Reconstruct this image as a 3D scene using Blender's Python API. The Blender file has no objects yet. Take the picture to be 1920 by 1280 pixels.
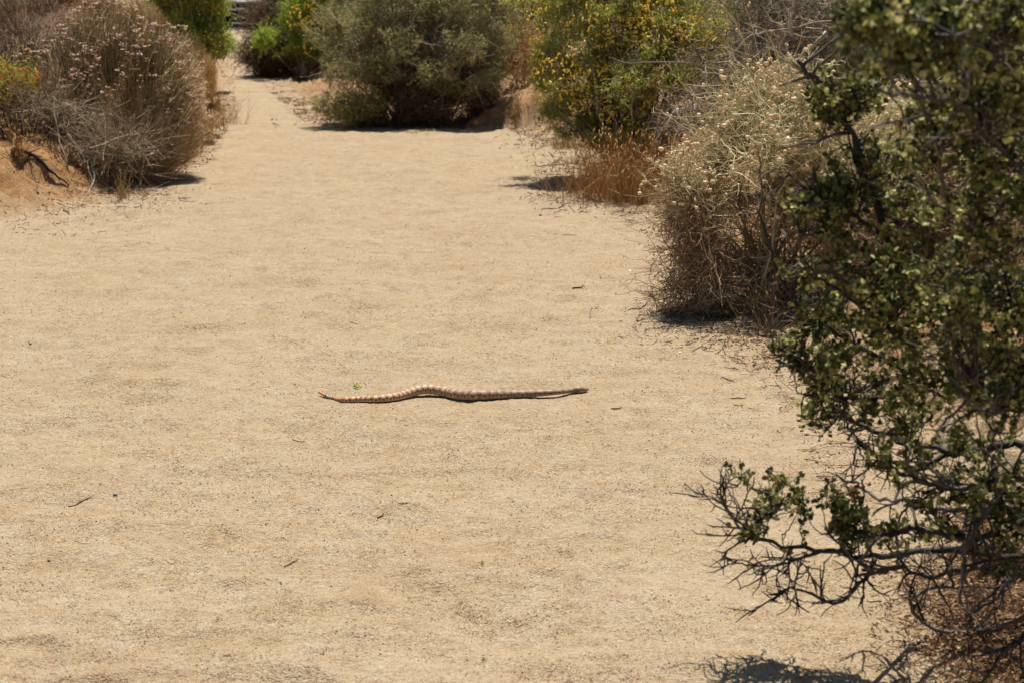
import bpy, math
import numpy as np
R = math.radians
sc = bpy.context.scene
COL = sc.collection

# ---------------------------------------------------------------- camera
CAM_H, PITCH, FPX = 1.6, R(10.52), 3733.0          # focal length in photo pixels (70 mm on a 36 mm sensor)
cd = bpy.data.cameras.new('camera'); cam = bpy.data.objects.new('camera', cd); COL.objects.link(cam)
cam.location = (0, 0, CAM_H); cam.rotation_euler = (R(90) - PITCH, 0, 0)
cd.lens = 70; cd.sensor_width = 36; cd.clip_start = 0.05; cd.clip_end = 2000
cd.dof.use_dof = True; cd.dof.focus_distance = 7.75; cd.dof.aperture_fstop = 7.5; cd.dof.aperture_blades = 0
sc.camera = cam

# ---------------------------------------------------------------- sky, sun, exposure
SUN_EL, SUN_AZ = R(67), R(5)                       # azimuth measured clockwise from +Y (straight ahead)
w = bpy.data.worlds.new("World"); sc.world = w; w.use_nodes = True
nt = w.node_tree; nt.nodes.clear()
sky = nt.nodes.new('ShaderNodeTexSky'); sky.sky_type = 'NISHITA'; sky.sun_disc = False
sky.sun_elevation = SUN_EL; sky.sun_rotation = SUN_AZ; sky.air_density = 1.0; sky.dust_density = 0.6
bg = nt.nodes.new('ShaderNodeBackground'); bg.inputs['Strength'].default_value = 0.05
wo = nt.nodes.new('ShaderNodeOutputWorld')
nt.links.new(sky.outputs[0], bg.inputs[0]); nt.links.new(bg.outputs[0], wo.inputs[0])
sd = bpy.data.lights.new('sun', 'SUN'); sd.energy = 5.0; sd.angle = R(0.53); sd.color = (1.0, 0.95, 0.86)
sun = bpy.data.objects.new('sun', sd); COL.objects.link(sun)
from mathutils import Vector
sv = Vector((math.sin(SUN_AZ)*math.cos(SUN_EL), math.cos(SUN_AZ)*math.cos(SUN_EL), math.sin(SUN_EL)))
sun.rotation_euler = sv.to_track_quat('Z', 'Y').to_euler(); sun.location = (0, 20, 30)
sc.view_settings.view_transform = 'Standard'; sc.view_settings.look = 'None'
sc.view_settings.exposure = 0.66; sc.view_settings.gamma = 1.0
sc.view_settings.use_curve_mapping = False

# ---------------------------------------------------------------- helpers
def ray(px, py):
    x = (px-960)/FPX; y = -(py-640)/FPX; c, s = math.cos(PITCH), math.sin(PITCH)
    return x, c + y*s, -s + y*c
def P(px, py, Y):                                  # point at distance Y ahead
    a, b, c = ray(px, py); t = Y/b
    return np.array([a*t, Y, CAM_H + c*t])
def PZ(px, py, z):                                 # point at height z
    a, b, c = ray(px, py); t = (z-CAM_H)/c
    return np.array([a*t, b*t, z])
def lin(*c):                                       # sRGB 0-255 -> linear
    o = []
    for v in c:
        v = v/255.0; o.append(v/12.92 if v <= 0.04045 else ((v+0.055)/1.055)**2.4)
    return tuple(o)
def sstep(a, b, x):
    t = np.clip((x-a)/(b-a), 0, 1); return t*t*(3-2*t)
def _hash2(ix, iy, seed):
    h = (ix.astype(np.int64)*374761393 + iy.astype(np.int64)*668265263 + seed*974711) & 0x7fffffff
    h = ((h ^ (h >> 13))*1274126177) & 0x7fffffff
    return ((h ^ (h >> 16)) & 0xffff)/65535.0
def vnoise(x, y, scale, seed=0):                   # value noise, 0..1
    x = np.asarray(x, float)*scale; y = np.asarray(y, float)*scale
    ix = np.floor(x); iy = np.floor(y); fx = x-ix; fy = y-iy
    fx = fx*fx*(3-2*fx); fy = fy*fy*(3-2*fy)
    a = _hash2(ix, iy, seed); b = _hash2(ix+1, iy, seed); c = _hash2(ix, iy+1, seed); d = _hash2(ix+1, iy+1, seed)
    return (a*(1-fx)+b*fx)*(1-fy) + (c*(1-fx)+d*fx)*fy
def noise3(p, scale, seed):                        # smooth 3-D noise from random waves, about -1..1
    r = np.random.default_rng(seed); k = r.normal(size=(10, 3))*scale; ph = r.uniform(0, 6.28, 10)
    return np.sin(p @ k.T + ph).sum(1)/3.2
def norm(v): return v/np.maximum(np.linalg.norm(v, axis=-1, keepdims=True), 1e-9)

class MB:
    """collects geometry and links it as one mesh object"""
    def __init__(s): s.v = []; s.n = 0; s.f = []; s.r = []
    def add(s, verts, faces, rnd):
        verts = np.asarray(verts, float).reshape(-1, 3); faces = np.asarray(faces)
        s.v.append(verts); s.f.append(faces + s.n); s.r.append(np.broadcast_to(rnd, (len(faces),)).astype(float)); s.n += len(verts)
    def inst(s, tv, tf, C, F, S, rnd):
        """template tv (k,3) with faces tf at centres C, frames F (n,3,3 rows = axes), scales S (n,3)"""
        C = np.asarray(C, float); n = len(C)
        if n == 0: return
        tv = np.asarray(tv, float); tf = np.asarray(tf); S = np.broadcast_to(S, (n, 3))
        L = tv[None]*S[:, None, :]
        W = np.einsum('nki,nij->nkj', L, F) + C[:, None]
        k = len(tv); fa = (tf[None] + (np.arange(n)*k)[:, None, None]).reshape(-1, tf.shape[1])
        s.add(W.reshape(-1, 3), fa, np.repeat(np.broadcast_to(rnd, (n,)), len(tf)))
    def tubes(s, Pt, Rd, sides=3, rnd=0.5):
        Pt = np.asarray(Pt, float); N, K, _ = Pt.shape; Rd = np.broadcast_to(Rd, (N, K))
        if N == 0: return
        T = np.empty_like(Pt); T[:, 1:-1] = Pt[:, 2:]-Pt[:, :-2]; T[:, 0] = Pt[:, 1]-Pt[:, 0]; T[:, -1] = Pt[:, -1]-Pt[:, -2]
        T = norm(T); m = norm(Pt[:, -1]-Pt[:, 0])
        ref = np.where(np.abs(m[:, 2:3]) > 0.8, np.array([[1., 0, 0]]), np.array([[0., 0, 1]]))
        A = norm(np.cross(T, ref[:, None])); B = np.cross(T, A)
        a = np.arange(sides)*2*math.pi/sides
        V = Pt[:, :, None] + Rd[:, :, None, None]*(np.cos(a)[None, None, :, None]*A[:, :, None] + np.sin(a)[None, None, :, None]*B[:, :, None])
        i = np.arange(K-1)[:, None]*sides; j = np.arange(sides)[None]; j2 = (j+1) % sides
        q = np.stack([i+j, i+j2, i+sides+j2, i+sides+j], -1).reshape(-1, 4)
        fa = (q[None] + (np.arange(N)*K*sides)[:, None, None]).reshape(-1, 4)
        s.add(V.reshape(-1, 3), fa, np.repeat(np.broadcast_to(rnd, (N,)), len(q)))
        if sides > 4:
            for e, rev in ((0, True), (K-1, False)):
                base = (np.arange(N)*K*sides)[:, None] + e*sides + (np.arange(sides)[::-1] if rev else np.arange(sides))[None]
                s.f.append(base + s.n - N*K*sides); s.r.append(np.broadcast_to(rnd, (N,)).astype(float))
    def build(s, name, mat, parent=None, smooth=False, loc=None):
        v = np.concatenate(s.v)
        off = np.array(parent.location) if (parent is not None and parent.parent is None and parent.type == 'EMPTY') else np.zeros(3)
        if loc is not None: off = np.array(loc, float)
        v = v - off
        me = bpy.data.meshes.new(name)
        lt = np.concatenate([np.full(len(f), f.shape[1]) for f in s.f]); li = np.concatenate([f.reshape(-1) for f in s.f])
        me.vertices.add(len(v)); me.vertices.foreach_set('co', v.astype(np.float32).ravel())
        me.loops.add(len(li)); me.loops.foreach_set('vertex_index', li.astype(np.int32))
        me.polygons.add(len(lt)); me.polygons.foreach_set('loop_start', np.concatenate([[0], np.cumsum(lt)[:-1]]).astype(np.int32))
        me.polygons.foreach_set('loop_total', lt.astype(np.int32))
        if smooth: me.polygons.foreach_set('use_smooth', np.ones(len(lt), bool))
        at = me.attributes.new('rnd', 'FLOAT', 'FACE'); at.data.foreach_set('value', np.concatenate(s.r).astype(np.float32))
        me.update(); me.validate()
        me.materials.append(mat)
        o = bpy.data.objects.new(name, me); COL.objects.link(o)
        if parent is not None: o.parent = parent
        elif loc is not None: o.location = loc
        return o

def tag(o, label=None, cat=None, group=None, kind=None):
    if label: o['label'] = label
    if cat: o['category'] = cat
    if group: o['group'] = group
    if kind: o['kind'] = kind
    return o
def thing(name, loc, label, cat, group=None):
    o = bpy.data.objects.new(name, None); COL.objects.link(o); o.location = tuple(float(c) for c in loc); o.empty_display_size = 0.1
    return tag(o, label, cat, group)

def frames(d, r, up=None):
    """frames whose first axis is d, third axis near 'up' (or random)"""
    d = norm(d); u = r.normal(size=d.shape) if up is None else up + 0*d
    b = norm(np.cross(u, d)); c = np.cross(d, b)
    return np.stack([d, b, c], 1)
def curves(S, D, L, K, r, wob=0.25, trop=(0, 0, 0)):
    """N wandering curves of K points"""
    S = np.asarray(S, float); N = len(S); D = norm(np.asarray(D, float)+0*S); L = np.broadcast_to(L, (N,))
    out = np.empty((N, K, 3)); out[:, 0] = S; trop = np.asarray(trop, float)
    for k in range(1, K):
        D = norm(D + r.normal(size=(N, 3))*wob + trop/(K-1)); out[:, k] = out[:, k-1] + D*(L/(K-1))[:, None]
    return out
def taper(N, K, r0, r1): return np.linspace(0, 1, K)[None]*(np.asarray(r1)-np.asarray(r0)).reshape(-1, 1) + np.asarray(r0).reshape(-1, 1) + np.zeros((N, 1))
def bez(a, b, c, K):
    t = np.linspace(0, 1, K)[None, :, None]; a, b, c = a[:, None], b[:, None], c[:, None]
    return a*(1-t)**2 + b*2*t*(1-t) + c*t*t
def children(Pt, n, r, t0=0.2):
    """n random points per curve with tangents"""
    N, K, _ = Pt.shape; i = np.repeat(np.arange(N), n); t = r.uniform(t0, 0.98, N*n)*(K-1)
    k = np.minimum(t.astype(int), K-2); f = (t-k)[:, None]
    return Pt[i, k]*(1-f)+Pt[i, k+1]*f, norm(Pt[i, k+1]-Pt[i, k]), i
def blobs_px(lst, Y, asp=1.0):
    """[(px, py, rx_px, rz_px, dY[, ry])] -> crown ellipsoids at distance Y+dY"""
    out = []
    for b in lst:
        y = Y + b[4]; c = P(b[0], b[1], y); s = y/FPX
        rx, rz = b[2]*s, b[3]*s; ry = b[5] if len(b) > 5 else max(rx, 0.12)*asp
        out.append((c, np.array([rx, ry, rz])))
    return out
def sample(blobs, n, r, shell=0.5, gap=None, gseed=1, gscale=6):
    vol = np.array([b[1].prod()**(0.8) for b in blobs]); w_ = vol/vol.sum(); pts = []; nrm = []
    tot = 0
    while tot < n:
        k = r.choice(len(blobs), size=n, p=w_); d = norm(r.normal(size=(n, 3)))
        rad = r.uniform(0, 1, n)**(1/3.0); rad = np.where(r.uniform(size=n) < shell, 0.75+0.3*rad, rad)
        C = np.array([b[0] for b in blobs])[k]; S = np.array([b[1] for b in blobs])[k]
        rr = rad*(1 + 0.2*noise3(C + d*S*1.5, 4.0, gseed+5) + 0.1*noise3(C + d*S*1.5, 11.0, gseed+6))
        p = C + d*S*rr[:, None]
        m = np.ones(n, bool)
        if gap is not None: m = noise3(p, gscale, gseed) > gap
        m &= p[:, 2] > hgt(p[:, 0], p[:, 1]) + 0.01
        pts.append(p[m]); nrm.append(norm(d/S)[m]); tot += m.sum()
    return np.concatenate(pts)[:n], np.concatenate(nrm)[:n]

LEAF = (np.array([[0, 0, 0], [.35, -.5, .12], [.75, -.42, .1], [1, 0, -.05], [.75, .42, .1], [.35, .5, .12]]),
        np.array([[0, 1, 2, 3], [0, 3, 4, 5]]))
DIAM = (np.array([[0, 0, 0], [.5, -.5, 0.05], [1, 0, 0], [.5, .5, 0.05]]), np.array([[0, 1, 2, 3]]))
def _ball(nu=6, nv=3):
    v = [[0, 0, -1]]; f = []
    for j in range(1, nv+1):
        a = -math.pi/2 + math.pi*j/(nv+1)
        for i in range(nu):
            b = 2*math.pi*i/nu; v.append([math.cos(a)*math.cos(b), math.cos(a)*math.sin(b), math.sin(a)])
    v.append([0, 0, 1]); T = len(v)-1
    for i in range(nu):
        f.append([0, 1+(i+1) % nu, 1+i]); f.append([T, 1+(nv-1)*nu+i, 1+(nv-1)*nu+(i+1) % nu])
    for j in range(nv-1):
        for i in range(nu):
            a, b, c, d = 1+j*nu+i, 1+j*nu+(i+1) % nu, 1+(j+1)*nu+(i+1) % nu, 1+(j+1)*nu+i
            f.append([a, b, c]); f.append([a, c, d])
    return np.array(v, float), np.array(f)
BALL = _ball(); BALL4 = _ball(4, 1); BALLS = _ball(16, 9)

# ---------------------------------------------------------------- materials
def nodes(name):
    m = bpy.data.materials.new(name); m.use_nodes = True; t = m.node_tree
    return m, t, t.nodes['Principled BSDF'], t.nodes['Material Output']
def ramp(t, fac, stops, interp='LINEAR'):
    n = t.nodes.new('ShaderNodeValToRGB'); n.color_ramp.interpolation = interp
    e = n.color_ramp.elements
    while len(e) > 1: e.remove(e[-1])
    e[0].position = stops[0][0]; e[0].color = (*stops[0][1], 1)
    for p, c in stops[1:]:
        x = e.new(p); x.color = (*c, 1)
    if fac is not None: t.links.new(fac, n.inputs[0])
    return n
def plant_mat(name, stops, trans=0.0, rough=0.65, var=0.3, nscale=9.0, spec=0.25):
    """colour from each leaf's or twig's own random value, patches from a noise"""
    m, t, b, out = nodes(name)
    at = t.nodes.new('ShaderNodeAttribute'); at.attribute_name = 'rnd'
    geo = t.nodes.new('ShaderNodeNewGeometry')
    nz = t.nodes.new('ShaderNodeTexNoise'); nz.inputs['Scale'].default_value = nscale; nz.inputs['Detail'].default_value = 2
    t.links.new(geo.outputs['Position'], nz.inputs['Vector'])
    a = t.nodes.new('ShaderNodeMath'); a.operation = 'MULTIPLY_ADD'; a.inputs[1].default_value = var*2; a.inputs[2].default_value = -var
    t.links.new(nz.outputs['Fac'], a.inputs[0])
    s_ = t.nodes.new('ShaderNodeMath'); s_.operation = 'ADD'; s_.use_clamp = True
    t.links.new(at.outputs['Fac'], s_.inputs[0]); t.links.new(a.outputs[0], s_.inputs[1])
    rp = ramp(t, s_.outputs[0], stops)
    t.links.new(rp.outputs[0], b.inputs['Base Color']); b.inputs['Roughness'].default_value = rough
    b.inputs['Specular IOR Level'].default_value = spec
    if trans > 0:
        tr = t.nodes.new('ShaderNodeBsdfTranslucent'); mx = t.nodes.new('ShaderNodeMixShader'); mx.inputs[0].default_value = trans
        t.links.new(rp.outputs[0], tr.inputs['Color'])
        t.links.new(b.outputs[0], mx.inputs[1]); t.links.new(tr.outputs[0], mx.inputs[2]); t.links.new(mx.outputs[0], out.inputs['Surface'])
    return m
def ev(*cols):
    n = len(cols); return [(i/(n-1) if n > 1 else 0, lin(*c)) for i, c in enumerate(cols)]
def plain(name, col, rough=0.5, metal=0.0, spec=0.5, noise=0.0, nscale=40, coat=0.0):
    m, t, b, out = nodes(name); b.inputs['Roughness'].default_value = rough; b.inputs['Metallic'].default_value = metal
    b.inputs['Specular IOR Level'].default_value = spec; b.inputs['Coat Weight'].default_value = coat
    nz = t.nodes.new('ShaderNodeTexNoise'); nz.inputs['Scale'].default_value = nscale; nz.inputs['Detail'].default_value = 4
    tc = t.nodes.new('ShaderNodeTexCoord'); t.links.new(tc.outputs['Object'], nz.inputs['Vector'])
    c0 = tuple(max(0, c*(1-noise)) for c in col); c1 = tuple(min(1, c*(1+noise)) for c in col)
    rp = ramp(t, nz.outputs['Fac'], [(0.3, c0), (0.7, c1)]); t.links.new(rp.outputs[0], b.inputs['Base Color'])
    return m

M = {}
M['buck_stem'] = plant_mat('buckwheat_stems', ev((66, 54, 36), (120, 102, 70), (138, 126, 76), (190, 146, 98), (224, 196, 154)))
M['buck_leaf'] = plant_mat('buckwheat_leaves', ev((84, 82, 40), (124, 118, 60), (158, 146, 84)), 0.35)
M['pink'] = plant_mat('pink_flower', ev((196, 152, 124), (226, 192, 166), (238, 212, 190), (246, 228, 212)), 0.3, var=0.1)
M['rust'] = plant_mat('rust_flower', ev((120, 70, 40), (166, 106, 64), (190, 136, 92)), 0.2)
M['dead_grey'] = plant_mat('grey_dead_wood', ev((76, 66, 54), (126, 112, 94), (164, 148, 124), (196, 180, 156)))
M['dead_brown'] = plant_mat('brown_dead_twig', ev((44, 30, 20), (86, 62, 42), (122, 94, 66), (156, 128, 94)))
M['white_wood'] = plant_mat('white_dead_wood', ev((140, 128, 112), (176, 164, 146), (196, 186, 170)))
M['olive'] = plant_mat('olive_needles', ev((92, 94, 46), (142, 142, 78), (178, 174, 106), (210, 202, 140)), 0.42, var=0.35, nscale=5)
M['green'] = plant_mat('green_leaflets', ev((86, 102, 34), (144, 154, 56), (182, 184, 82), (210, 208, 120)), 0.5, var=0.25, nscale=6)
M['brightgreen'] = plant_mat('bright_green_leaflets', ev((88, 112, 24), (130, 156, 38), (168, 186, 56), (198, 206, 90)), 0.5, var=0.25, nscale=5)
M['darkgreen'] = plant_mat('dark_green_needles', ev((44, 58, 26), (72, 86, 42), (100, 112, 60)), 0.3, var=0.25)
M['yellow'] = plant_mat('yellow_flower', ev((232, 170, 56), (244, 212, 84), (246, 224, 100), (248, 236, 130)), 0.25, var=0.1, nscale=8)
M['brush'] = plant_mat('grey_brown_brush', ev((60, 48, 36), (116, 98, 74), (156, 136, 106), (196, 176, 146)))
M['gold'] = plant_mat('golden_flower', ev((176, 108, 26), (214, 148, 40), (226, 176, 60)), 0.3, var=0.1)
M['straw'] = plant_mat('straw_blade', ev((156, 126, 80), (196, 162, 106), (222, 192, 136)), 0.3)
M['redstraw'] = plant_mat('rusty_grass', ev((124, 90, 54), (170, 128, 76), (200, 158, 98), (222, 186, 128)), 0.3)
M['pod_stem'] = plant_mat('pale_green_stem', ev((120, 102, 68), (176, 160, 112), (206, 196, 150), (228, 220, 184)), var=0.2)
M['pod_brown'] = plant_mat('brown_fine_stem', ev((92, 68, 46), (138, 108, 78), (172, 142, 106), (200, 176, 138)), var=0.3)
M['pod'] = plant_mat('papery_pod', ev((208, 174, 134), (232, 204, 164), (244, 226, 196)), 0.2, var=0.1)
M['oak_leaf'] = plant_mat('leathery_green_leaf', ev((38, 42, 20), (72, 76, 36), (122, 124, 64), (212, 206, 138)), 0.24, rough=0.6, var=0.2, nscale=7, spec=0.2)
M['oak_dry'] = plant_mat('dry_orange_leaf', ev((96, 58, 32), (136, 90, 50), (160, 120, 74)), 0.2)
M['bark'] = plant_mat('grey_bark', ev((34, 29, 26), (58, 50, 45), (104, 92, 84)), var=0.4, nscale=30)
M['litter'] = plant_mat('dry_litter', ev((60, 40, 26), (110, 76, 48), (150, 112, 74), (188, 156, 112)), 0.1, var=0.2)
M['darklitter'] = plant_mat('dark_litter', ev((40, 32, 26), (72, 56, 44), (100, 80, 60)), var=0.2)

# ---------------------------------------------------------------- terrain
LB = np.array([PZ(x, y, 0)[:2] for x, y in [(432, 62), (428, 110), (418, 150), (424, 200), (402, 250), (370, 300), (300, 345), (140, 388), (0, 408)]])
RB = np.array([PZ(x, y, 0)[:2] for x, y in [(470, 60), (480, 100), (496, 150), (600, 236), (980, 246), (1060, 275), (1110, 310), (1180, 385), (1262, 470), (1268, 560), (1400, 640), (1560, 800), (1720, 1100), (1800, 1290)]])
LB = LB[np.argsort(LB[:, 1])]; RB = RB[np.argsort(RB[:, 1])]
LBx = np.concatenate([[-5.5, -5.0], LB[:, 0], [-8.5, -9]]); LBy = np.concatenate([[-5, 11.5], LB[:, 1], [60, 400]])
RBx = np.concatenate([[1.0], RB[:, 0], [-6.5, -6]]); RBy = np.concatenate([[-5], RB[:, 1], [60, 400]])
def bank(x, y):
    dl = np.interp(y, LBy, LBx) - x; dr = x - np.interp(y, RBy, RBx)
    return dl, dr
def hgt(x, y):
    x = np.asarray(x, float); y = np.asarray(y, float)
    dl, dr = bank(x, y)
    wob = (vnoise(x, y, 1.7, 3)-0.5)*0.35
    HL = 0.10 + 0.27*sstep(12.5, 13.8, y)*(1-sstep(17, 23, y))
    HR = 0.07 + 0.30*sstep(14.5, 18, y)*(1-sstep(24, 30, y))*sstep(-0.6, 0.4, x)
    far = 1-sstep(45, 52, y)
    h = (HL*sstep(-0.02, 0.75, dl+wob) + HR*sstep(0.0, 1.1, dr+wob))*far
    hb = sstep(0, 0.5, np.maximum(dl, dr)+wob)*far
    h = h + hb*(0.12*(vnoise(x, y, 3.1, 8)-0.5) - 0.2*np.abs(vnoise(x, y, 6, 9)-0.5) + 0.09*(vnoise(x, y, 15, 19)-0.5) + 0.04*(vnoise(x, y, 38, 18)-0.5))
    # the lower right mound of litter below the near shrub
    h = h + 0.05*np.exp(-(((x-1.12)/0.28)**2 + ((y-4.75)/0.5)**2))
    # soft old footprints and ripples on the path
    n = (vnoise(x, y, 2.3, 11)-0.5)*0.022 + (vnoise(x*0.7+y*0.3, y, 6.5, 12)-0.5)*0.026 + (vnoise(x*.7, y*1.4, 15, 13)-0.5)*0.013
    fp = vnoise(x, y, 4.2, 21); n = n - 0.011*sstep(0.56, 0.8, fp) + 0.006*sstep(0.5, 0.6, fp)*(1-sstep(0.6, 0.7, fp))
    n = n + (vnoise(x, y, 45, 14)-0.5)*0.006
    n = n*(1 - 0.8*np.exp(-(np.maximum(np.abs(x+0.22)-0.5, 0)/0.15)**2 - ((y-7.5)/0.22)**2))   # firm smooth sand under the snake
    return h + n*far
def gz(x, y): return float(hgt(np.array([x]), np.array([y]))[0])
def G(px, py):                                     # pixel -> first point of the terrain along that ray
    a, b, c = ray(px, py); t = np.linspace(3.5, 75, 9000); z = CAM_H + c*t; k = np.argmax(z < hgt(a*t, b*t))
    if k == 0: return PZ(px, py, 0.0)
    return np.array([a*t[k], b*t[k], gz(a*t[k], b*t[k])])

def geo_axis(a, b, s0, growth):
    o = [a]; s_ = s0
    while o[-1] < b: o.append(o[-1]+s_); s_ *= growth
    return np.array(o)
yy = np.concatenate([np.array([-60, -30, -12, -5, -1, 1.5, 3, 3.8]), geo_axis(4.2, 420, 0.0105, 1.0062)])
xm = geo_axis(0, 1.9, 0.011, 1.0)[:-1]; xo = geo_axis(1.9, 500, 0.0115, 1.028)
xp = np.concatenate([xm, xo]); xx = np.concatenate([-xp[:0:-1], xp])
X, Y = np.meshgrid(xx, yy)
Z = hgt(X, Y)
rg = np.random.default_rng(5)
Z = Z + np.where((np.abs(X) < 3) & (Y < 10), rg.normal(size=Z.shape)*0.0007, 0)
nx, ny = len(xx), len(yy)
ii = (np.arange(ny-1)[:, None]*nx + np.arange(nx-1)[None]).reshape(-1)
mb = MB(); mb.add(np.stack([X, Y, Z], -1).reshape(-1, 3), np.stack([ii, ii+1, ii+nx+1, ii+nx], -1), 0.5)

gm, t, b, out = nodes('desert_sand')
geo = t.nodes.new('ShaderNodeNewGeometry')
def N(kind, **kw):
    n = t.nodes.new(kind)
    for k, v in kw.items():
        if k in n.inputs: n.inputs[k].default_value = v
        else: setattr(n, k, v)
    return n
def noise(scale, detail=3, rough=0.55, vec=None):
    n = N('ShaderNodeTexNoise', Scale=scale, Detail=detail, Roughness=rough); t.links.new(vec or geo.outputs['Position'], n.inputs['Vector']); return n
def mix(fac, a, b_, typ='MIX'):
    n = t.nodes.new('ShaderNodeMix'); n.data_type = 'RGBA'; n.blend_type = typ
    for s_, v in ((0, fac), (6, a), (7, b_)):
        if hasattr(v, 'is_linked') or hasattr(v, 'links'): t.links.new(v, n.inputs[s_])
        else: n.inputs[s_].default_value = v if s_ == 0 else (*v, 1)
    return n.outputs[2]
SAND = ev((162, 140, 109), (168, 149, 119), (174, 157, 130), (168, 151, 123))
n1 = noise(1.6, 5, 0.6); n2 = noise(9, 4, 0.6); n3 = noise(60, 3, 0.7)
base = ramp(t, n1.outputs['Fac'], [(0.25, SAND[0][1]), (0.42, SAND[1][1]), (0.6, SAND[2][1]), (0.78, SAND[3][1])]).outputs[0]
c2 = ramp(t, n2.outputs['Fac'], [(0.3, lin(158, 132, 100)), (0.5, lin(168, 148, 121)), (0.7, lin(178, 163, 141))]).outputs[0]
base = mix(0.45, base, c2)
# gravel grains: each cell has its own tone
vo = N('ShaderNodeTexVoronoi', Scale=230.0); t.links.new(geo.outputs['Position'], vo.inputs['Vector'])
sx = t.nodes.new('ShaderNodeSeparateColor'); t.links.new(vo.outputs['Color'], sx.inputs[0])
gr = ramp(t, sx.outputs[0], [(0.0, (0.2, 0.14, 0.1)), (0.1, (0.45, 0.36, 0.28)), (0.22, (0.85, 0.8, 0.75)), (0.55, (1.0, 1.0, 1.0)), (0.85, (1.12, 1.12, 1.14)), (1.0, (1.35, 1.38, 1.45))]).outputs[0]
n4 = noise(14, 4, 0.65); n5 = noise(3.2, 2, 0.5)
gm_ = N('ShaderNodeMath', operation='ADD'); t.links.new(n4.outputs['Fac'], gm_.inputs[0]); t.links.new(n5.outputs['Fac'], gm_.inputs[1])
grit = ramp(t, gm_.outputs[0], [(0.0, (.25,)*3), (0.5, (.25,)*3), (0.62, (1., 1., 1.))])
grit.color_ramp.elements[1].position = 0.49
gs = N('ShaderNodeMath', operation='MULTIPLY'); gs.inputs[1].default_value = 0.5; t.links.new(gm_.outputs[0], gs.inputs[0]); t.links.new(gs.outputs[0], grit.inputs[0]); grit = grit.outputs[0]
base = mix(grit, base, gr, 'MULTIPLY')
tint = ramp(t, grit, [(0.25, (1.03, 1.03, 1.03)), (1.0, (.95, .93, .90))]).outputs[0]; base = mix(1.0, base, tint, 'MULTIPLY')
vo2 = N('ShaderNodeTexVoronoi', Scale=75.0); t.links.new(geo.outputs['Position'], vo2.inputs['Vector'])
sx2 = t.nodes.new('ShaderNodeSeparateColor'); t.links.new(vo2.outputs['Color'], sx2.inputs[0])
gr2 = ramp(t, sx2.outputs[1], [(0.0, (0.68, 0.6, 0.52)), (0.12, (0.92, 0.89, 0.86)), (0.9, (1.0, 1.0, 1.0)), (1.0, (1.18, 1.16, 1.14))]).outputs[0]
base = mix(0.6, base, gr2, 'MULTIPLY')
# orange loose earth of the banks
ba = t.nodes.new('ShaderNodeAttribute'); ba.attribute_name = 'bank'
bc = ramp(t, n2.outputs['Fac'], [(0.25, lin(124, 88, 56)), (0.5, lin(160, 120, 78)), (0.75, lin(174, 142, 102))]).outputs[0]
bc = mix(0.6, bc, gr, 'MULTIPLY')
base = mix(ba.outputs['Fac'], base, bc)
t.links.new(base, b.inputs['Base Color'])
b.inputs['Roughness'].default_value = 0.95; b.inputs['Specular IOR Level'].default_value = 0.15
vd = N('ShaderNodeMath', operation='MULTIPLY'); vd.inputs[1].default_value = -0.35; t.links.new(vo.outputs['Distance'], vd.inputs[0])
hs = N('ShaderNodeMath', operation='ADD'); t.links.new(vd.outputs[0], hs.inputs[0]); t.links.new(n3.outputs['Fac'], hs.inputs[1])
bp = N('ShaderNodeBump', Strength=1.0, Distance=0.014); t.links.new(hs.outputs[0], bp.inputs['Height']); t.links.new(bp.outputs[0], b.inputs['Normal'])
ground = mb.build('ground', gm, smooth=True); tag(ground, kind='structure')
dl, dr = bank(X, Y); wv = (vnoise(X, Y, 2.2, 31)-0.5)*0.5 + (vnoise(X, Y, 9, 32)-0.5)*0.25
bk = np.maximum(sstep(-0.25, 0.5, dl+wv)*sstep(11.5, 13.5, Y), 0.75*sstep(-0.15, 0.7, dr+wv)*sstep(5.5, 9, Y))*(1-sstep(30, 50, Y))
a_ = ground.data.attributes.new('bank', 'FLOAT', 'POINT'); a_.data.foreach_set('value', bk.astype(np.float32).ravel())

# asphalt road where the car stands
rm = plain('asphalt', (0.06, 0.058, 0.055), 0.9, noise=0.3, nscale=60)
mb = MB(); mb.add([[-60, 56, .03], [60, 56, .03], [60, 66, .03], [-60, 66, .03], [-60, 56, -.02], [60, 56, -.02], [60, 66, -.02], [-60, 66, -.02]],
                  [[0, 1, 2, 3], [4, 5, 1, 0], [5, 6, 2, 1], [6, 7, 3, 2], [7, 4, 0, 3]], 0.5)
tag(mb.build('road', rm), kind='structure')

# ---------------------------------------------------------------- gravel lying on the path
r = np.random.default_rng(11)
n = 150000
u = r.uniform(17**-1.1, 4.25**-1.1, n)**(-1/1.1); xs = r.uniform(-0.29, 0.29, n)*u
m = vnoise(xs, u*1.0, 5, 41)*0.6 + vnoise(xs, u, 17, 42)*0.4 > r.uniform(0.3, 0.75, n)
xs, u = xs[m], u[m]; n = len(xs); z = hgt(xs, u)
s_ = 0.00105*np.exp(np.clip(r.normal(size=n), -2, 1.9)*0.42)*(0.7+u*0.08)
mb = MB(); F = frames(r.normal(size=(n, 3)), r)
mb.inst(BALL4[0]*np.array([1, 1, 1]), BALL4[1], np.stack([xs, u, z+s_*0.3], 1), F, np.stack([s_*1.5, s_*1.1, s_*0.8], 1), r.uniform(size=n))
M['gravel'] = plant_mat('gravel_grain', ev((104, 78, 58), (140, 112, 84), (166, 142, 112), (186, 168, 140), (214, 202, 182)), var=0.0, rough=0.8)
tag(mb.build('gravel', M['gravel']), 'coarse tan grit and small gravel strewn over the sandy path', 'gravel', kind='stuff')

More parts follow.
